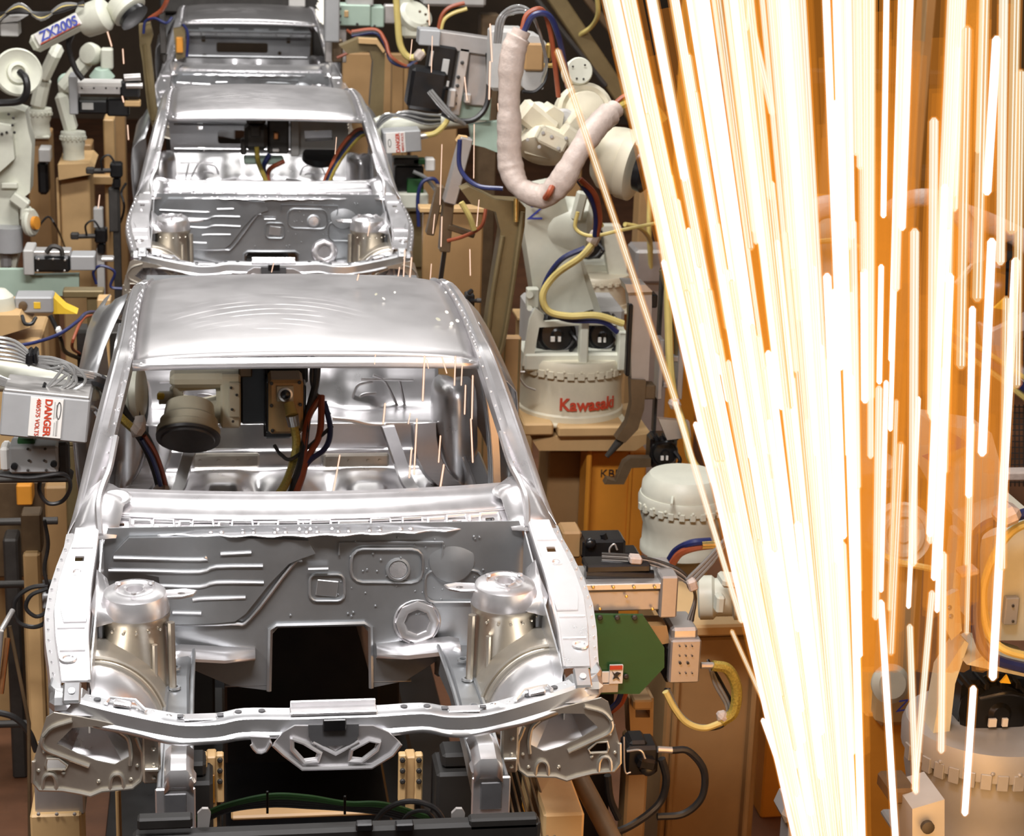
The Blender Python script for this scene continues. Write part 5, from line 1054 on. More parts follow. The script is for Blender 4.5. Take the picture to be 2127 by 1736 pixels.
m = MB(); m.bp(498, 748, 556, 882, Yi, .22, .012); m.bp(540, 738, 640, 800, Yi+.08, .14, .012); m.bp(548, 880, 606, 912, Yi+.03, .12, .01); m.build('gun_body', BLACK, t); MB().bp(497, 748, 524, 784, Yi-.02, .05).build('bracket', BROWNM, t)
m = MB(); m.bp(352, 806, 380, 850, Yi+.05, .1, .02); m.cp((330, 826, Yi+.05), (362, 826, Yi+.05), 14); m.build('wrist_link', WHITEY, t); MB().bp(326, 818, 342, 832, Yi+.02, .03).build('tape', YELLOWP, t)
t = T('transformer', 'cream box with a round lens and yellow plug in the middle of the nearest cabin', 'transformer', 595, 905, Yi-.15)
MB().bp(558, 790, 630, 902, Yi-.15, .16, .012).build('box_body', CREAM, t); bolts(t, [(564, 796), (622, 794), (564, 842), (624, 840), (566, 894), (620, 892)], Yi-.155, 4, DARK); MB().bp(575, 802, 610, 834, Yi-.16, .012, .002).build('lens_plate', WHITEY, t)
MB().lp(593, 819, Yi-.16, (0, -1, .1), [(16, 0), (15, 4), (11, 5), (10, -3), (0, -3)], 24).build('lens_ring', ALU, t); MB().lp(593, 819, Yi-.165, (0, -1, .1), [(10, 0), (7, 2), (0, 3)], 16).build('lens', BLACK, t); m = MB(); m.bp(552, 792, 560, 900, Yi-.1, .12); m.bp(628, 800, 636, 900, Yi-.1, .1); m.sep('side_rail', BLACK, t)
MB().cp((600, 838, Yi-.19), (606, 862, Yi-.22), 11, 13).build('plug', YELLOW, t); MB().cp((606, 862, Yi-.22), (610, 884, Yi-.22), 14, 12).build('plug_sleeve', CLEAR, t)
hose('braided_hose', '', [(610, 880, Yi-.22), (616, 920, Yi-.25), (608, 965, Yi-.3), (590, 1010, Yi-.5), (560, 1050, Yi-.7)], 9, BRAID, parent=t)
for q, (mm, pts) in enumerate(((RED, [(668, 822), (640, 868), (632, 930), (630, 980), (605, 1050)]), (RED, [(668, 822), (664, 900), (640, 950), (622, 1000), (596, 1050)]), (BLUE, [(674, 835), (686, 890), (676, 930), (640, 960), (612, 1010), (590, 1050)]), (RUBBER, [(660, 745), (655, 800), (640, 860), (628, 950), (600, 1040)]), (RUBBER, [(650, 740), (648, 790), (662, 830), (684, 862)]), (RUBBER, [(570, 925), (585, 945), (612, 950), (690, 885)]))):
    hose(('red_hose', 'red_hose', 'blue_hose', 'black_hose', 'black_hose', 'black_hose')[q], '', [(x, y, Yi-.1-.0022*max(0, y-850)) for x, y in pts], (7, 7, 6, 8, 5, 4)[q], mm, parent=t)
# interior equipment of the second body
Yj = STEP+1.15
t = T('spot_weld_gun', 'dark weld gun hanging down in the middle of the second body', 'weld gun', 540, 330, Yj)
m = MB(); m.bp(512, 225, 552, 262, Yj, .2, .02); m.bp(508, 262, 556, 312, Yj-.04, .2, .025); m.bp(556, 240, 600, 320, Yj+.05, .15, .012); m.bp(520, 262, 540, 285, Yj-.06, .05, .006); m.bp(500, 290, 512, 322, Yj, .1, .01); m.build('gun_body', DARK, t); MB().bp(506, 330, 590, 342, Yj-.02, .16, .01).build('gun_foot', MINT, t)
m = MB(); m.bp(568, 276, 578, 290, Yj-.0, .1); m.build('copper_block', COPPER, t); m = MB(); m.bp(566, 310, 580, 316, Yj-.04, .05); m.build('tag', LABEL, t)
hose('braided_hose', '', [(533, 305, Yj-.08), (536, 335, Yj-.1), (548, 365, Yj-.4), (556, 385, Yj-.6)], 5, BRAID, parent=t); hose('blue_hose', '', [(560, 320, Yj-.05), (548, 345, Yj-.1), (552, 380, Yj-.5)], 5, BLUE, parent=t); hose('red_hose', '', [(590, 335, Yj-.05), (562, 350, Yj-.1), (556, 368, Yj-.3), (562, 388, Yj-.6)], 5, RED, parent=t)
t = T('spot_weld_gun', 'cream weld gun reaching in from the right side of the second body', 'weld gun', 680, 330, Yj)
m = MB(); m.pp([(606, 250), (720, 245), (728, 312), (610, 322)], Yj+.1, .14, [[(632, 272), (690, 270), (692, 292), (634, 294)]]); m.bp(604, 240, 622, 325, Yj+.06, .1); m.build('gun_casting', GREYP, t); MB().lp(665, 330, Yj+.05, (0, -.3, 1), [(34, -4), (38, 0), (36, 12)], 26).build('gun_drum', BLACK, t)
for q, (mm, d) in enumerate(((RUBBER, 0), (BRAID, 6), (RED, -4), (BLUE, 3))): hose(('black_hose', 'braided_hose', 'red_hose', 'blue_hose')[q], '', [(775+d, 275+d, Yj-.2), (745+d, 275+d, Yj-.2), (712+d, 310+d, Yj-.3), (690+d, 350, Yj-.4), (672+d, 390, Yj-.6)], 4.5, mm, parent=t)
t = T('spot_weld_gun', 'slender orange and brown electrode at the left pillar of the farthest body', 'weld gun', 378, 130, 2*STEP+.1)
MB().pp([(360, 60), (384, 56), (386, 118), (366, 125)], 2*STEP+.1, .1).build('gun_plate', OLIVE, t); MB().bp(366, 78, 380, 110, 2*STEP+.06, .05).build('orange_block', ORANGE, t); hose('blue_hose', '', [(380, 50, 2*STEP), (390, 70, 2*STEP), (388, 118, 2*STEP)], 3, BLUE, parent=t)
# lower left
t = T('floor_post', 'cream square post rising from the dark floor at the left edge', 'post', 66, 1380, 1.6)
down(t, 47, 82, 1150, 1.6, .1, CREAM); MB().bp(44, 1068, 86, 1148, 1.64, .1).build('dark_head', BROWNM, t)
for q, (pts, nm) in enumerate((([(100, 1215, 1.3), (60, 1222, 1.3), (30, 1250, 1.3), (36, 1290, 1.3), (70, 1302, 1.3), (96, 1290, 1.3), (102, 1260, 1.33)], 'larger black cable loop left of the fender rail'), ([(100, 1222, 1.25), (65, 1236, 1.25), (54, 1262, 1.25), (74, 1280, 1.25), (94, 1272, 1.27), (98, 1255, 1.33)], 'smaller black cable loop inside the larger one, left'), ([(-10, 1478, .9), (30, 1490, .9), (60, 1520, .9), (76, 1560, .9)], 'black cable running behind the left headlamp panel'), ([(92, 1080, 1.3), (100, 1130, 1.3), (92, 1180, 1.3), (98, 1215, 1.3), (100, 1245, 1.33)], 'thin black cable hanging left of the fender rail'))): hose('cable_loop', nm, pts, (5, 4.5, 7, 4)[q], RUBBER, 'cable')
solo(MB().stand(94, 106, 1264, 1.32, .04).bp(88, 1234, 112, 1266, 1.3, .08), 'switch_box', LGREY, 'small grey switch box beside the left fender rail', 'switch')
t = T('tube_frame', 'bare metal tube frame cut off by the left edge', 'frame', 10, 1480, .4)
m = MB(); m.cp((2, 1310, .4), (26, 1268, .5), 6); m.cp((2, 1310, .4), (-6, 1400, .4), 6); m.build('bright_tube', ALU, t); MB().cp((16, 1325, .45), (2, 1440, .4), 6).build('copper_rod', COPPER, t); m = MB().cp((20, 1300, .5), (60, 1500, .5), 4); m.build('thin_rod', BROWNM, t); MB().cp((60, 1500, .5), (62, 1760, .5), 4).build('thin_rod', BROWNM, t)
for y, nm in ((1085, 'dull pipe along the floor at the left edge, highest of three'), (1215, 'dull pipe along the floor at the left edge, middle of three'), (1505, 'dull pipe along the floor at the left edge, lowest of three')): solo(MB().cp((-60, y, 2.2), (120, y-4, 2.2), 8), 'floor_pipe', DARK, nm, 'pipe')
t = T('machine_rack', 'dark brown machine frame behind the left fender rail', 'machine', 60, 1100, 3.0)
m = MB(); m.bp(-80, 1000, 110, 1200, 3.1, .2, .01); m.build('frame_panel', BROWNM, t); down(t, 5, 36, 1120, 2.9, .15, DARK, 'frame_leg'); down(t, 92, 140, 1010, 2.95, .15, TAN, 'frame_leg'); MB().bp(34, 1008, 66, 1050, 2.9, .15).build('orange_pad', ORANGE, t)
# ---------------------------------------------------------------- top middle
Yt = 9.5
t = T('servo_weld_gun', 'mint green boxes on a grey column right of the farthest body', 'weld gun', 740, 60, Yt)
MB().bp(675, -30, 706, 88, Yt-.3, .2, .01).build('column', LGREY, t); MB().bp(702, 10, 770, 54, Yt, .2, .008).build('gear_box', MINT, t); MB().bp(770, 14, 798, 57, Yt+.03, .2, .008).build('side_box', MINT, t); MB().bp(720, -20, 776, 12, Yt+.02, .16, .01).build('motor_cover', GREYP, t); bolts(t, [(706, 18), (706, 33), (706, 46), (742, 50), (778, 54)], Yt-.005, 3, DARK); MB().bp(715, 22, 724, 36, Yt-.01, .01).build('tape', CREAM, t)
m = MB(); m.bp(798, 10, 822, 50, Yt+.05, .1, .01); m.bp(676, 60, 720, 130, Yt+.1, .1); m.sep('link', ALUD, t); MB().bp(690, 82, 712, 130, Yt-.05, .1, .01).build('tool_block', BROWNM, t)
hose('red_hose', '', [(700, 120, Yt-.2), (730, 105, Yt-.2), (740, 80, Yt-.2), (720, 62, Yt-.2)], 3, RED, parent=t)
for q in range(3): hose(('red_hose', 'black_hose', 'blue_hose')[q], '', [(730, 66+q*4, Yt-.2), (780, 62+q*3, Yt-.2), (800, 85+q*3, Yt-.25), (812, 118+q*4, Yt-.3), (845, 138, Yt-.3), (866, 128-q*2, Yt-.3)], 4, (RED, RUBBER, BLUE)[q], parent=t)
t = T('weld_gun', 'hollow cream gun frame right of the second roof', 'weld gun', 770, 240, 8.6)
m = MB(); m.pp([(706, 96), (745, 80), (785, 82), (800, 105), (798, 180), (796, 235), (780, 256), (768, 220), (775, 130), (768, 106), (722, 112)], 8.6, .15); m.build('arm_plate', OLIVE, t); MB().pp([(745, 80), (785, 82), (800, 105), (796, 110), (782, 92), (745, 90)], 8.52, .08).build('arm_cap', CREAM, t)
t = T('welding_robot', 'cream robot wrist with hanging yellow hose, top edge near the middle', 'robot', 850, 80, 8.8)
MB().lp(858, 40, 8.8, (.3, -.6, .6), [(30, -20), (32, 0), (36, 2), (36, 16), (28, 22)], 28).build('wrist_drum', WHITE, t); m = MB(); m.bp(836, 48, 890, 80, 8.7, .2, .02); m.bp(828, -30, 860, 30, 8.8, .2, .03); m.build('wrist_housing', WHITE, t); bolts(t, [(872, 24), (884, 30), (888, 44), (876, 56)], 8.6, 3, BROWNM)
hose('yellow_hose', '', [(822, -20, 8.5), (826, 40, 8.5), (832, 95, 8.5), (852, 120, 8.5), (882, 108, 8.5)], 7, YELLOW, parent=t); MB().rb(872, 116, 18, 22, 8.4, .1, 40, .015).build('cable_wrap', SLEEVE, t)
hose('yellow_hose', '', [(915, 66, 7.8), (922, 42, 7.8), (940, 28, 7.8), (970, 18, 7.8)], 4, YELLOW, parent=t); hose('red_hose', '', [(910, 64, 7.8), (918, 32, 7.8), (935, 15, 7.8), (965, 6, 7.8)], 4, RED, parent=t)
Yv = 5.4
t = T('servo_weld_gun', 'servo weld gun with black motor under a grey bracket, top middle', 'weld gun', 930, 240, Yv)
MB().rb(975, 92, 130, 36, Yv+.02, .14, 7, .006).build('bracket_arm', ALUD, t); MB().rb(893, 79, 44, 33, Yv-.02, .18, 3, .006).build('bracket_end', LGREY, t)
m = MB(); m.rb(916, 140, 56, 90, Yv, .14, 8, .012); m.rb(888, 188, 76, 86, Yv-.03, .2, 8, .02); m.build('motor', BLACK, t); m = MB(); m.rb(925, 140, 14, 34, Yv-.01, .02, 8, .002); m.rb(922, 173, 22, 12, Yv-.01, .02, 8, .002); m.sep('rating_label', GREYP, t, .002); MB().rb(896, 122, 6, 32, Yv-.015, .02, 8, .002).build('chrome_strip', ALU, t)
m = MB(); m.rb(992, 165, 44, 110, Yv+.06, .12, 3, .008); m.build('slide_cover', ALUD, t); m = MB(); m.rb(955, 170, 22, 140, Yv+.02, .1, 8, .006); m.build('slide_rail', ALU, t); bolts(t, [(952, 160), (950, 178), (946, 198), (960, 130), (945, 215)], Yv+.01, 4, DARK)
m = MB(); m.rb(940, 205, 16, 40, Yv-.05, .08, 5, .01); m.rb(972, 205, 14, 20, Yv-.02, .06, 5, .006); m.sep('bright_fitting', ALU, t, .002); m = MB(); m.rb(985, 225, 70, 50, Yv+.1, .08, 2, .006); m.pp([(975, 260), (1036, 252), (1036, 318), (1006, 306), (980, 300)], Yv+.12, .06); m.build('mount_plate', MINT, t)
hose('black_hose', '', [(1014, 110, Yv-.1), (1016, 170, Yv-.1), (1010, 220, Yv-.12), (985, 248, Yv-.15), (950, 250, Yv-.15), (918, 235, Yv-.15)], 6, RUBBER, parent=t)
for q in range(2): hose('clear_hose', '', [(890+q*5, 190-q*3, Yv-.25), (915+q*5, 220-q*3, Yv-.25), (940+q*4, 245-q*2, Yv-.25), (965, 258, Yv-.2)], 4, CLEAR, parent=t)
t = T('counterweight_cover', 'tall grey rounded cover behind the white hose sleeve', 'cover', 1110, 230, 4.4)
m = MB(); m.pp([(1088, 80), (1105, 74), (1125, 78), (1135, 90), (1138, 150), (1128, 185), (1098, 192), (1085, 180)], 4.4, .3); m.build('cover_shell', GREYP, t); MB().bp(1090, 90, 1130, 148, 4.37, .03, .01).build('cover_panel', TAN, t); m = MB(); m.bp(1020, 60, 1092, 190, 4.7, .2, .02); m.build('side_cover', GREYP, t)
hose('black_hose', '', [(1138, 120, 4.3), (1134, 165, 4.3), (1112, 190, 4.3), (1085, 190, 4.3)], 4, RUBBER, parent=t)
m = MB(); m.bp(1135, 90, 1146, 130, 4.3, .05, .01); m.cp((1130, 136, 4.28), (1152, 136, 4.28), 5); m.build('valve', BRASS, t)
# arm with the second warning box
Yw2 = STEP+.75
t = T('welding_robot', 'cream robot arm under coiled black hoses, right of the second body', 'robot', 880, 280, Yw2)
m = MB(); m.tp([(800, 262, Yw2+.2), (860, 258, Yw2+.15), (930, 252, Yw2+.2), (1000, 246, Yw2+.3)], 17, 16, 4); m.build('forearm', WHITE, t); MB().lp(790, 268, Yw2+.3, (-1, -.2, 0), [(26, -10), (28, 0), (22, 14)], 22).build('wrist_drum', WHITE, t)
for q in range(5): hose('black_hose' if q % 2 else 'clear_hose', '', [(778, 272-q*2, Yw2), (800, 250-q*3, Yw2), (840, 232+q*3, Yw2-.02), (885, 238+q*5, Yw2-.02), (915, 240+q*4, Yw2)], 3, RUBBER if q % 2 else CLEAR, parent=t)
hose('yellow_hose', '', [(882, 282, Yw2-.05), (905, 276, Yw2-.05), (924, 258, Yw2), (934, 240, Yw2)], 6, YELLOW, parent=t); MB().cp((874, 284, Yw2-.05), (888, 281, Yw2-.05), 6).build('fitting', ALU, t)
t = T('warning_box', 'smaller grey electrical box with red warning label beside the second body, right', 'electrical box', 836, 320, Yw2-.1)
kz = S(836, 293, Yw2-.1); rot = Matrix.Rotation(math.radians(-4), 3, 'Y'); c0 = P(836, 295, Yw2-.15)
wl = MB().box(c0+V((0, .1, 0)), (78*kz, .2, 44*kz), rot, .006).build('box_body', LGREY, t); MB().box(c0+rot @ V((-14*kz, -.004, 0)), (40*kz, .008, 42*kz), rot, .001).build('warning_label', LABEL, t)
letter(wl, 'DANGER', c0+rot @ V((-10*kz, -.010, 0)), rot @ V((0, 0, 1)), rot @ V((-1, 0, 0)), 9*kz, REDINK, bold=.03, wid=40*kz); letter(wl, '480/575 VOLTS', c0+rot @ V((0, -.010, 0)), rot @ V((0, 0, 1)), rot @ V((-1, 0, 0)), 5*kz, REDINK, bold=.015, wid=38*kz)
m = MB(); m.tube([c0+rot @ V(((-27+3*math.cos(a))*kz, -.010, 8*math.sin(a)*kz)) for a in [2*math.pi*i/12 for i in range(13)]], .6*kz, 5, 0); m.build('printed_oval', BLACKINK, wl)
t = T('gun_mount', 'green and cream mounting block with a white cube, right of the second body', 'mount', 850, 430, Yw2)
MB().bp(818, 328, 872, 344, Yw2, .12, .008).build('dark_bar', BLACK, t); MB().bp(884, 330, 904, 356, Yw2-.04, .1, .008).build('white_cube', LABEL, t); m = MB(); m.bp(820, 345, 880, 400, Yw2+.05, .15, .01); m.build('motor', BLACK, t); m = MB(); m.bp(846, 372, 880, 402, Yw2, .1); m.bp(858, 330, 884, 342, Yw2+.0, .08); m.sep('green_plate', GREEN, t, .005); m = MB(); m.bp(818, 402, 890, 434, Yw2-.02, .16, .01); m.build('mount_block', WHITE, t)
hose('clear_hose', '', [(858, 356, Yw2-.06), (885, 370, Yw2-.06), (905, 395, Yw2-.06)], 4, CLEAR, parent=t); hose('blue_hose', '', [(870, 470, Yw2-.1), (868, 410, Yw2-.1), (878, 378, Yw2-.1), (902, 372, Yw2-.1), (914, 392, Yw2-.1)], 4, BLUE, parent=t)
m = MB(); m.bp(845, 440, 900, 560, Yw2+.1, .2, .02); m.stand(855, 892, 555, Yw2+.12, .16); m.build('stand', OLIVE, t)
# tan structure behind the line, top middle and top right
for q, (x0, y0, x1, Y, dep, mm, nm) in enumerate(((712, 110, 850, 11.5, .1, TAN, 'tan panel behind the hollow gun frame, right of the second roof'), (816, 130, 840, 10.5, .2, TAN, 'narrow tan column below the yellow hose'), (1000, 30, 1040, 10, .2, BROWNM, 'brown column above the grey bracket'), (855, 260, 950, 9.6, .1, TAN, 'tan panel behind the coiled black hoses'), (1180, 330, 1210, 9.2, .2, TAN, 'tan column behind the white lower arm'), (1330, 380, 1360, 7.4, .2, TAN, 'tan column between the slanted sparks and the wrist drum'))):
    t = thing('backing_panel' if dep < .15 else 'steel_column', nm, 'panel' if dep < .15 else 'column', P((x0+x1)/2, 500, Y)); down(t, x0, x1, y0, Y, dep, mm)
for q, (a, b, w, mm, nm) in enumerate((((1130, -40, 8.5), (1330, 260, 8.5), 34, OLIVE, 'bronze diagonal beam at the top, widest of the three'), ((1190, -40, 9.3), (1420, 260, 9.3), 16, BROWNM, 'brown diagonal beam above the bronze one'), ((1100, -20, 7.6), (1260, 180, 7.6), 10, DARK, 'thin dark diagonal rod behind the round cover plate'))): solo(MB().bar(a, b, w, w, .01), 'diagonal_beam', mm, nm, 'beam')
for q, (pts, nm) in enumerate((([(1350, 400, 6.5), (1348, 480, 6.5), (1352, 560, 6.62)], 'yellow upright hose right of the wrist drum'), ([(1298, 466, 6.2), (1330, 474, 6.3), (1350, 500, 6.5), (1352, 540, 6.62)], 'yellow hose sagging behind the slanted spark'), ([(1240, -10, 8), (1242, 30, 8.1), (1228, 56, 8.3), (1205, 72, 8.45)], 'yellow hose at the top edge left of the sparks'))): hose('yellow_hose', nm, pts, 5, YELLOW)
solo(MB().stand(1335, 1395, 585, 6.65, .2).bp(1320, 520, 1400, 590, 6.6, .3, .02), 'machine_block', ALUD, 'grey machine block behind the weld gun with grey housing', 'machine')
solo(MB().bp(880, -30, 1010, 14, 9.8, .4, .02), 'ceiling_duct', GREYP, 'grey duct cut off by the top edge, middle', 'duct')
# light coloured frames at the very top behind the farthest body
solo(MB().bp(600, -40, 634, 14, 2*STEP+2.5, .1), 'upright_post', LABEL, 'white post standing behind the roof of the farthest body', 'post')
t = T('machine_rack', 'dark machine frame behind the farthest body at the top edge', 'machine', 500, 20, 2*STEP+3.2); MB().bp(330, -60, 690, 30, 2*STEP+3.2, .3, .02).build('frame_panel', DARK, t); down(t, 340, 380, 30, 2*STEP+3.3, .2, DARK, 'frame_leg'); down(t, 650, 690, 30, 2*STEP+3.3, .2, DARK, 'frame_leg')
# ---------------------------------------------------------------- right side, behind the sparks
for q, (x0, y0, x1, Y, dep, mm, nm) in enumerate(((1440, -60, 1500, 7.5, .3, ORANGE, 'orange column behind the left part of the sparks'), (1560, -60, 1660, 8.2, .3, ORANGE, 'broad orange column behind the middle of the sparks'), (1760, -60, 1800, 7.8, .3, TAN, 'tan column behind the right part of the sparks'), (1930, -60, 1952, 6.8, .2, TAN, 'slim tan column near the right edge'), (2040, -60, 2062, 6.4, .2, ORANGE, 'slim orange column nearest the right edge'), (1620, 420, 1760, 5.4, .3, ORANGE, 'orange machine stand behind the arched sleeve'))):
    t = thing('steel_column', nm, 'column', P((x0+x1)/2, 900, Y)); down(t, x0, x1, y0, Y, dep, mm)
for q, (y, nm) in enumerate(((150, 'tan cross beam behind the sparks, highest of three'), (350, 'tan cross beam behind the sparks, middle of three'), (640, 'tan cross beam behind the sparks, lowest of three'))): solo(MB().bp(1420, y, 2200, y+26, 8.8, .2), 'cross_beam', BROWNM, nm, 'beam')
Y4 = 3.4
t = T('welding_robot', 'cream robot with arched fabric sleeve in the middle of the sparks', 'robot', 1720, 1000, Y4)
m = MB(); m.pp([(1640, 560), (1660, 480), (1720, 450), (1770, 500), (1790, 640), (1740, 660), (1660, 650)], Y4, .3); m.build('upper_arm', WHITE, t); m = MB(); m.pp([(1690, 640), (1780, 640), (1830, 1000), (1740, 1000)], Y4+.05, .25); m.build('lower_arm', WHITE, t)
MB().tp([(1640, 640, Y4-.4), (1650, 520, Y4-.4), (1690, 440, Y4-.4), (1760, 425, Y4-.4)], 24, 14, 8).build('hose_sleeve', SLEEVE, t)
MB().tp([(1840, 440, Y4-.5), (1900, 412, Y4-.5), (1965, 420, Y4-.5), (2010, 470, Y4-.5), (2030, 540, Y4-.5)], 19, 14, 8).build('hose_sleeve', SLEEVE, t); MB().tp([(1990, 440, Y4-.3), (2050, 462, Y4-.3), (2110, 490, Y4-.3), (2150, 520, Y4-.3)], 22, 14, 8).build('hose_sleeve', SLEEVE, t)
hose('yellow_hose', '', [(1600, 490, Y4-.2), (1660, 505, Y4-.2), (1740, 500, Y4-.2), (1800, 520, Y4-.2)], 6, YELLOW, parent=t); m = MB(); m.bar((1985, 590, Y4), (2030, 540, Y4), 10, 10); m.build('link_rod', WHITE, t)
robot_base(t, 1785, 985, 1120, Y4-.2, 110, 104, WHITE, 13); down(t, 1690, 1880, 1130, Y4-.1, .6, ORANGE, 'pedestal_box')
t = T('welding_robot', 'black motor block and grey arm disc at the right edge, high', 'robot', 2090, 760, 3.0)
m = MB(); m.bp(2060, 545, 2150, 690, 3.0, .3, .03); m.lp(2090, 600, 2.98, TOCAM, [(36, -10), (38, 0), (26, 10), (10, 16)], 24); m.build('motor', BLACK, t); MB().pp([(2066, 640), (2088, 620), (2090, 644)], 2.9, .02).build('warning_triangle', YELLOWP, t); MB().pp([(2060, 690), (2160, 640), (2160, 850), (2072, 740)], 2.95, .2).build('arm', GREYP, t); MB().lp(2130, 718, 2.9, TOCAM, [(30, -6), (32, 2), (24, 6), (18, 6), (14, 0), (0, 0)], 26).build('arm_disc', DARK, t)
for q in range(3): hose(('yellow_hose', 'blue_hose', 'yellow_hose')[q], ('yellow hose running diagonally to the right edge, upper of the pair', 'thick dark blue hose between the diagonal yellow ones, right edge', 'yellow hose running diagonally to the right edge, lower of the pair')[q], [(1940, 660+q*14, 2.6), (2000, 700+q*16, 2.6), (2070, 745+q*18, 2.6), (2150, 800+q*22, 2.6)], (5, 9, 6)[q], (YELLOW, BLUE, YELLOW)[q])
t = T('mesh_guard', 'dark wire mesh guard at the right edge', 'guard', 2110, 1000, 2.8); m = MB(); 
for i in range(9): m.bar((2090+i*9, 840, 2.8), (2090+i*9, 1010, 2.8), 2, 2, 0)
for i in range(14): m.bar((2088, 845+i*12, 2.8), (2165, 845+i*12, 2.8), 2, 2, 0)
m.build('wire_mesh', DARK, t, kind='stuff'); MB().bp(2080, 830, 2090, 1015, 2.78, .05).build('guard_frame', OLIVE, t); MB().bp(2092, 980, 2150, 1000, 2.6, .08, .01).build('handle_bar', SLEEVE, t)
# near robot at the right edge
Y5 = -.1
t = T('welding_robot', 'large light grey robot at the right edge with black motor and toothed base', 'robot', 2070, 1736, Y5)
o5, r5, h5 = robot_base(t, 2120, 1572, 1830, Y5-.25, 178, 165, LGREY, 17)
m = MB(); m.pp([(1935, 880), (2060, 900), (2120, 1110), (2040, 1130), (1990, 1080), (1935, 980)], Y5+.45, .2); m.build('upper_arm', WHITE, t)
m = MB(); m.pp([(2040, 1120), (2160, 1080), (2180, 1330), (2052, 1330)], Y5+.02, .3); m.build('arm_cover', WHITE, t); MB().bp(2088, 1242, 2116, 1298, Y5-.01, .03, .004).build('cover_plate', LGREY, t); bolts(t, [(2104, 1258), (2104, 1290)], Y5-.015, 3, DARK)
m = MB(); m.bp(1985, 1110, 2000, 1240, Y5, .1, .006); m.pp([(1962, 1240), (1992, 1225), (1998, 1310), (1976, 1330), (1962, 1300)], Y5-.02, .03, [ellipse(1973, 1262, 5, 6, 8), ellipse(1976, 1280, 5, 6, 8)]); m.build('hose_bracket', WHITE, t)
hose('blue_hose', '', [(2150, 1060, Y5-.1), (2090, 1078, Y5-.1), (2048, 1092, Y5-.1), (2026, 1125, Y5-.1), (2026, 1230, Y5-.1), (2030, 1310, Y5-.12), (2060, 1365, Y5-.15), (2150, 1392, Y5-.15)], 12, BLUE, parent=t); hose('yellow_hose', '', [(2150, 1080, Y5-.08), (2100, 1105, Y5-.1), (2062, 1160, Y5-.1), (2042, 1230, Y5-.1), (2052, 1310, Y5-.12), (2085, 1348, Y5-.15), (2150, 1366, Y5-.15)], 9, YELLOW, parent=t)
m = MB(); m.rb(2102, 1078, 50, 40, Y5-.2, .1, -25, .02); m.rb(2016, 1192, 40, 14, Y5-.18, .06, -12, .006); m.sep('cable_wrap', SLEEVE, t, .002); hose('yellow_hose', '', [(1790, 1130, .6), (1860, 1165, .5), (1930, 1180, .4), (1990, 1195, .2)], 7, YELLOW, parent=t)
m = MB(); m.pp([(2008, 1380), (2050, 1358), (2160, 1390), (2160, 1412)], Y5-.1, .2); m.build('motor_shelf', WHITE, t); motor(t, 2080, 1490, Y5-.05, 170, 150, .25); MB().pp([(2078, 1418), (2092, 1402), (2100, 1420)], Y5-.12, .01).build('warning_triangle', YELLOWP, t)
m = MB(); m.pp([(1935, 1540), (1960, 1400), (2004, 1330), (2012, 1336), (1984, 1420), (1968, 1560)], Y5-.05, .1); m.build('turret_frame', WHITE, t)
letter(t, 'Z', P(1965, 935, Y5+.42), V((.8, 0, -.5)), V((.5, 0, .8)), 80*S(1965, 935, Y5), BLUEINK, 'printed_letter', bold=.03)
t = T('welding_robot', 'white robot joint with concentric rings behind the right part of the sparks', 'robot', 1880, 1150, 1.2)
MB().lp(1875, 1110, 1.2, TOCAM, [(66, -30), (68, 0), (62, 6), (56, 2), (50, 2), (46, 8), (38, 8), (34, 0), (20, 0), (16, 6), (0, 6)], 34).build('joint_cover', WHITE, t); m = MB(); m.bar((1875, 1150, 1.3), (1850, 1500, 1.3), 80, 60, .03); m.build('lower_arm', CREAM, t); MB().lp(1850, 1420, 1.1, TOCAM, [(40, -10), (42, 0), (30, 10)], 24).build('counter_drum', WHITE, t)
letter(t, 'Z', P(1875, 1465, 1.06), V((1, 0, .15)), V((.2, 0, 1)), 26*S(1875, 1465, 1.1), BLUEINK, 'printed_letter')
down(t, 1800, 1900, 1480, 1.3, .5, ORANGE, 'pedestal_box')
t = T('gun_mount', 'pale box and dark bracket at the bottom edge right of the spark source', 'mount', 1900, 1736, -.6); MB().stand(1900, 1955, 1790, -.58, .15).pp([(1895, 1680), (1962, 1660), (1962, 1800), (1895, 1800)], -.6, .2).build('pale_box', LGREY, t); MB().bp(1850, 1640, 1905, 1672, -.5, .15, .01).build('dark_bracket', BROWNM, t); MB().lp(1925, 1715, -.62, (0, -1, 0), [(14, 0), (14, 10), (8, 12)], 14).build('knob', DARK, t)
solo(MB().stand(1640, 1656, 1700, -.28, .1).rb(1648, 1690, 34, 60, -.3, .15, 20, .03), 'spark_shield', LGREY, 'small grey shield left of the spark source at the bottom edge', 'shield')
t = thing('robot_pedestal', 'orange pedestal behind the spark base, right of the broad tan box', 'pedestal', P(1660, 1736, 2.2)); down(t, 1610, 1690, 1290, 2.2, .5, ORANGE)
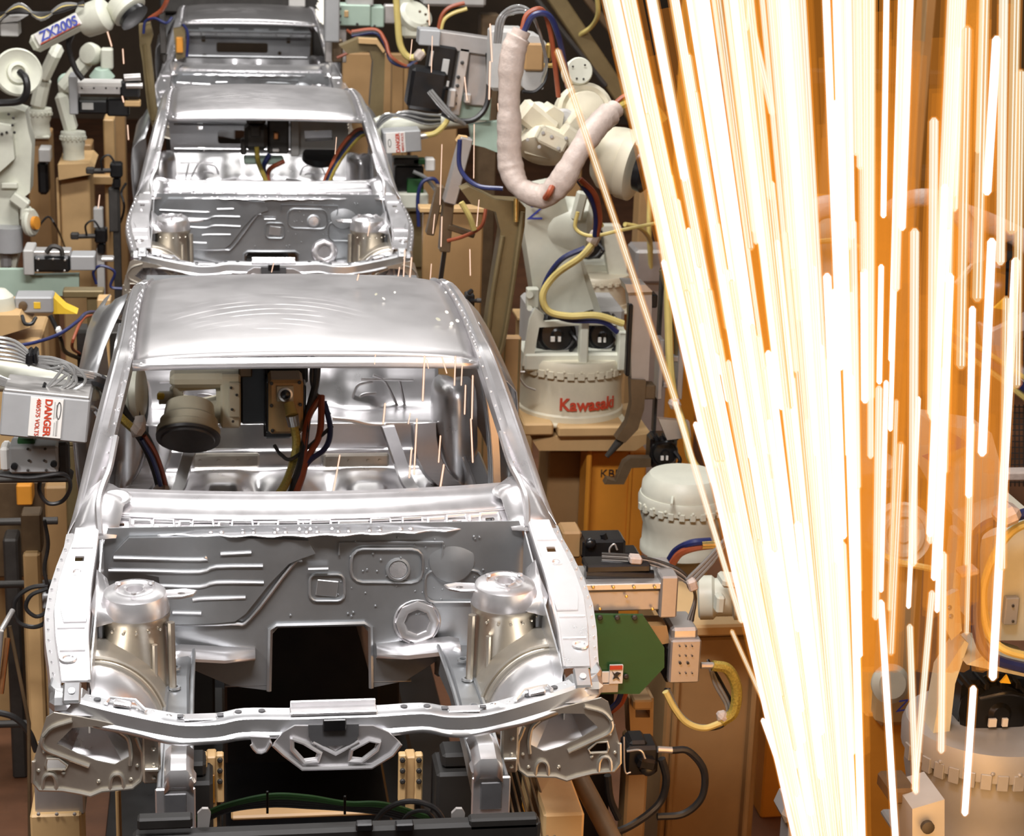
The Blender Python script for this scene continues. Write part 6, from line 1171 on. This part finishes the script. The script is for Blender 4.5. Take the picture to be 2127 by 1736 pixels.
# ---------------------------------------------------------------- sparks
def streak(a, b, r, kind, fine=True, dim=False):
    """one glowing spark: a bright core in an orange sheath, between two picture points at their depths"""
    m = MB(); p, q = P(*a), P(*b); k = S(*b); d = (q-p)
    def rod(rr, f, mi):
        m.mi = mi; x, y = basis(d); n = 6; vs = []; fs = []
        L = [(0, .0), (.012, .8), (.03, 1), (.97, 1), (.988, .8), (1, .0)]; u = d.normalized()
        st = [(-rr*.8*f, .35), (0, 1)]; prof = [(p-u*rr*.6, .4*rr), (p+u*rr*.2, rr), (q-u*rr*.2, rr), (q+u*rr*.6, .4*rr)]
        for c, ra in prof: vs += [c+(x*math.cos(2*math.pi*i/n)+y*math.sin(2*math.pi*i/n))*ra for i in range(n)]
        for j in range(3): fs += [(j*n+i, j*n+(i+1) % n, (j+1)*n+(i+1) % n, (j+1)*n+i) for i in range(n)]
        fs += [tuple(range(n))[::-1], tuple(range(3*n, 4*n))]; m.add(vs, fs)
    rod(r*k, 1, 0)
    if not dim: rod(r*k*.70, 1, 1)
    if fine:
        for t in (-.38, .3):
            dx = _r2*(t*r*k*.7); p2, q2 = p+dx-_fw*(r*k*.75), q+dx-_fw*(r*k*.75); m.mi = 2; m.cyl(p2, q2, r*k*.10, None, 4)
    return m
SP_L = 'long glowing spark streaking up out of the weld at the bottom edge'
def fan(u, v):
    """picture position along the fan: u 0 left edge .. 1 right, v 0 top .. 1 bottom"""
    xt = 1262+u*830; xb = 1655+u*(230 if u < .8 else 230+(u-.8)*900); return xt+(xb-xt)*v, 1736*v
hand = [((1158, 105), (1402, 830), 9, 0), ((1402, 835), (1540, 1290), 8, 1), ((1256, -20), (1330, 300), 13, 1), ((1300, 130), (1440, 720), 13, 1), ((1432, 755), (1690, 1500), 9, 1), ((1445, 880), (1600, 1380), 9, 2), ((1520, 1310), (1592, 1470), 6, 0),
        ((1585, 1495), (1680, 1760), 8, 2), ((2022, 1428), (2004, 1690), 10, 2), ((1936, 1230), (1900, 1640), 9, 1), ((1960, 1150), (1955, 1560), 10, 1), ((2060, 500), (2040, 942), 13, 2), ((2110, 540), (2062, 1408), 12, 2), ((1890, 1300), (1902, 1645), 9, 1),
        ((1830, 1250), (1860, 1740), 10, 2), ((1900, 480), (1896, 1170), 13, 1), ((1985, 100), (1962, 580), 13, 2), ((1545, -20), (1604, 235), 10, 1), ((1555, 0), (1552, 62), 4, 2), ((2085, -20), (2078, 545), 13, 1), ((2045, -20), (2030, 620), 15, 0), ((2110, -20), (2100, 480), 14, 0), ((2008, 60), (1996, 760), 14, 0), ((2120, 150), (2112, 800), 12, 0), ((1975, 300), (1960, 980), 14, 0), ((1940, 250), (1935, 860), 13, 1), ((2070, 80), (2050, 400), 13, 2), ((2020, 640), (2012, 1030), 10, 2), ((2090, 620), (2082, 1180), 10, 0), ((1360, 430), (1392, 620), 7, 0), ((1660, 1240), (1740, 1700), 9, 2)]
CL = [.01, .03, .055, .075, .12, .14, .16, .19, .225, .25, .30, .325, .35, .40, .43, .46, .50, .53, .57, .60, .64, .69, .72, .77, .82, .88, .95]
lst = [(a, b, r, k, -1.6) for a, b, r, k in hand]
for i in range(185):
    u = (R.choice(CL)+R.gauss(0, .012)) if R.random() < .8 else R.random()*.8; v0 = R.choice((-.03, -.03, R.uniform(.05, .45), R.uniform(.25, .75), R.uniform(.3, .75))); v1 = min(1.04, v0+R.uniform(.2, .6))
    if R.random() < .28: v1 = 1.05
    if u > .62 and v1 > .75: v1 = R.uniform(.35, .75)
    if v0 > .35: v1 = max(v1, min(1.05, v0+.25))
    if v1 > .8 and v0 > .4: u = R.uniform(.02, .6)
    a, b = fan(u, v0), fan(u, v1); j = R.uniform(-6, 6)
    lst.append(((a[0]+j, a[1]), (b[0]+j, b[1]), R.uniform(6.5, 12), R.choice((0, 0, 1, 1, 1, 2, 2, 2, 2)), R.uniform(-2.1, -.9)))
SOLE = {0: 'lone orange spark slanting across the white hose sleeve, leftmost of the big shower', 1: 'lone slanted spark crossing the yellow hose loop below the grey gun housing', 8: 'short single white spark before the black motor of the right edge robot', 12: 'long white spark near the right edge, beside the black motor block', 18: 'tiny thin white spark at the top edge inside the shower', 20: 'short dim orange spark left of the shower, above the yellow hose'}
for i, (a, b, r, k, Y) in enumerate(lst):
    o = streak((*a, Y+.05), (*b, Y), r, k).build('spark', [GL_EDGE, GL_CORE[k], GL_FINE], None, ang=80)
    tag(o, SOLE.get(i, SP_L), 'spark', 'sparks of the big shower')
m = MB()
for i in range(330):                                              # countless dim sparks farther back in the same shower
    u = R.random(); v0 = R.uniform(-.1, .6); v1 = v0+R.uniform(.2, .6); v1 = min(v1, .8 if u > .6 else 1.05); a, b = fan(u, v0), fan(u, v1); Y = R.uniform(-.8, -.2)
    p, q = P(*a, Y), P(*b, Y); m.cyl(p, q, R.uniform(9, 26)*S(*b, Y), None, 5)
o = m.build('spark_haze', GL_DIM, None, ang=80); tag(o, 'countless dim orange sparks filling the depth of the big shower', 'sparks'); o['kind'] = 'stuff'
# small falling sparks over the bodies, each with its own length and place
SM = [(1018, 50, 1022, 128, 4), (898, 75, 896, 150, 2.5), (890, 10, 892, 52, 3.5), (856, 82, 852, 122, 2.5), (1018, 128, 1016, 206, 4.5), (965, 160, 970, 208, 3.5), (1034, 215, 1037, 260, 2.5), (985, 258, 984, 370, 2.5), (918, 300, 914, 425, 2.5), (903, 445, 899, 485, 2.5), (918, 450, 916, 512, 3), (976, 518, 977, 572, 3), (995, 415, 990, 470, 2.5), (896, 548, 893, 590, 2.5), (763, 640, 754, 710, 4), (841, 520, 838, 578, 3.5), (855, 535, 850, 590, 4), (780, 735, 778, 756, 3), (882, 740, 878, 832, 5), (886, 745, 890, 765, 3), (918, 742, 928, 775, 4), (946, 740, 944, 800, 4), (982, 780, 980, 870, 4.5), (967, 800, 965, 860, 4), (800, 838, 796, 880, 4.5), (852, 858, 848, 880, 3), (866, 870, 860, 985, 4.5), (915, 905, 911, 960, 4), (978, 870, 982, 960, 4.5), (706, 945, 690, 1035, 4), (855, 930, 850, 992, 4.5), (922, 965, 912, 1028, 5), (810, 1040, 806, 1105, 4), (570, 540, 564, 565, 2.5), (222, 62, 232, 96, 4), (255, 102, 257, 132, 3.5), (265, 260, 267, 290, 3), (207, 405, 204, 432, 3), (254, 200, 257, 212, 4), (960, 760, 958, 800, 3.5), (745, 570, 742, 582, 4), (699, 285, 696, 320, 2), (768, 462, 764, 490, 2.5), (830, 555, 826, 580, 3)]
for x0, y0, x1, y1, r in SM:
    r *= .5
    Y = 6.5 if x0 < 300 else (.35 if y0 > 730 and x0 < 1000 else (1.4 if y0 > 560 and x0 < 900 else 3.2))
    o = streak((x0, y0, Y), (x1, y1, Y), r, 2, False).build('falling_spark', [GL_HALO, GL_HOT], None, ang=80); tag(o, 'small thin spark falling in the air over the car line', 'spark', 'small falling sparks')
for i, (x, y, r) in enumerate(((781, 611, 5), (797, 620, 4), (820, 607, 5), (755, 626, 4), (731, 672, 7), (728, 696, 5), (910, 663, 6), (928, 648, 6), (938, 672, 8), (945, 684, 7), (950, 666, 6), (926, 607, 5), (903, 697, 6))):
    p = P(x, y, 1.2 if y < 640 else .95); b = MB(); k = S(x, y, 1.)*r*.7; b.ball(p, (k*R.uniform(.7, 1.6), k*.7, k*.7), 8, 6, Matrix.Rotation(R.uniform(-1, 1), 3, 'Y'))
    o = b.build('bouncing_spark', GL_HOT if i % 3 else GL_CORE[1], None, ang=80); tag(o, 'tiny bright spark bouncing on the roof of the nearest car body', 'spark', 'sparks on the nearest roof')
m = MB()
for i in range(26):
    a = R.uniform(-.6, .9); x, y = 655+R.uniform(0, 22), R.uniform(-10, 34); p, q = P(x, y, 2*STEP+.5), P(x+14*math.cos(a), y+18, 2*STEP+.5); m.cyl(p, q, 2.2*S(x, y, 2*STEP+.5), None, 5)
o = m.build('spark_burst', GL_HOT, None, ang=80); tag(o, 'small far burst of golden sparks beside the farthest roof, right', 'sparks'); o['kind'] = 'stuff'
bpy.context.view_layer.update()
for o in list(bpy.data.objects):
    if 'o' in o: del o['o']
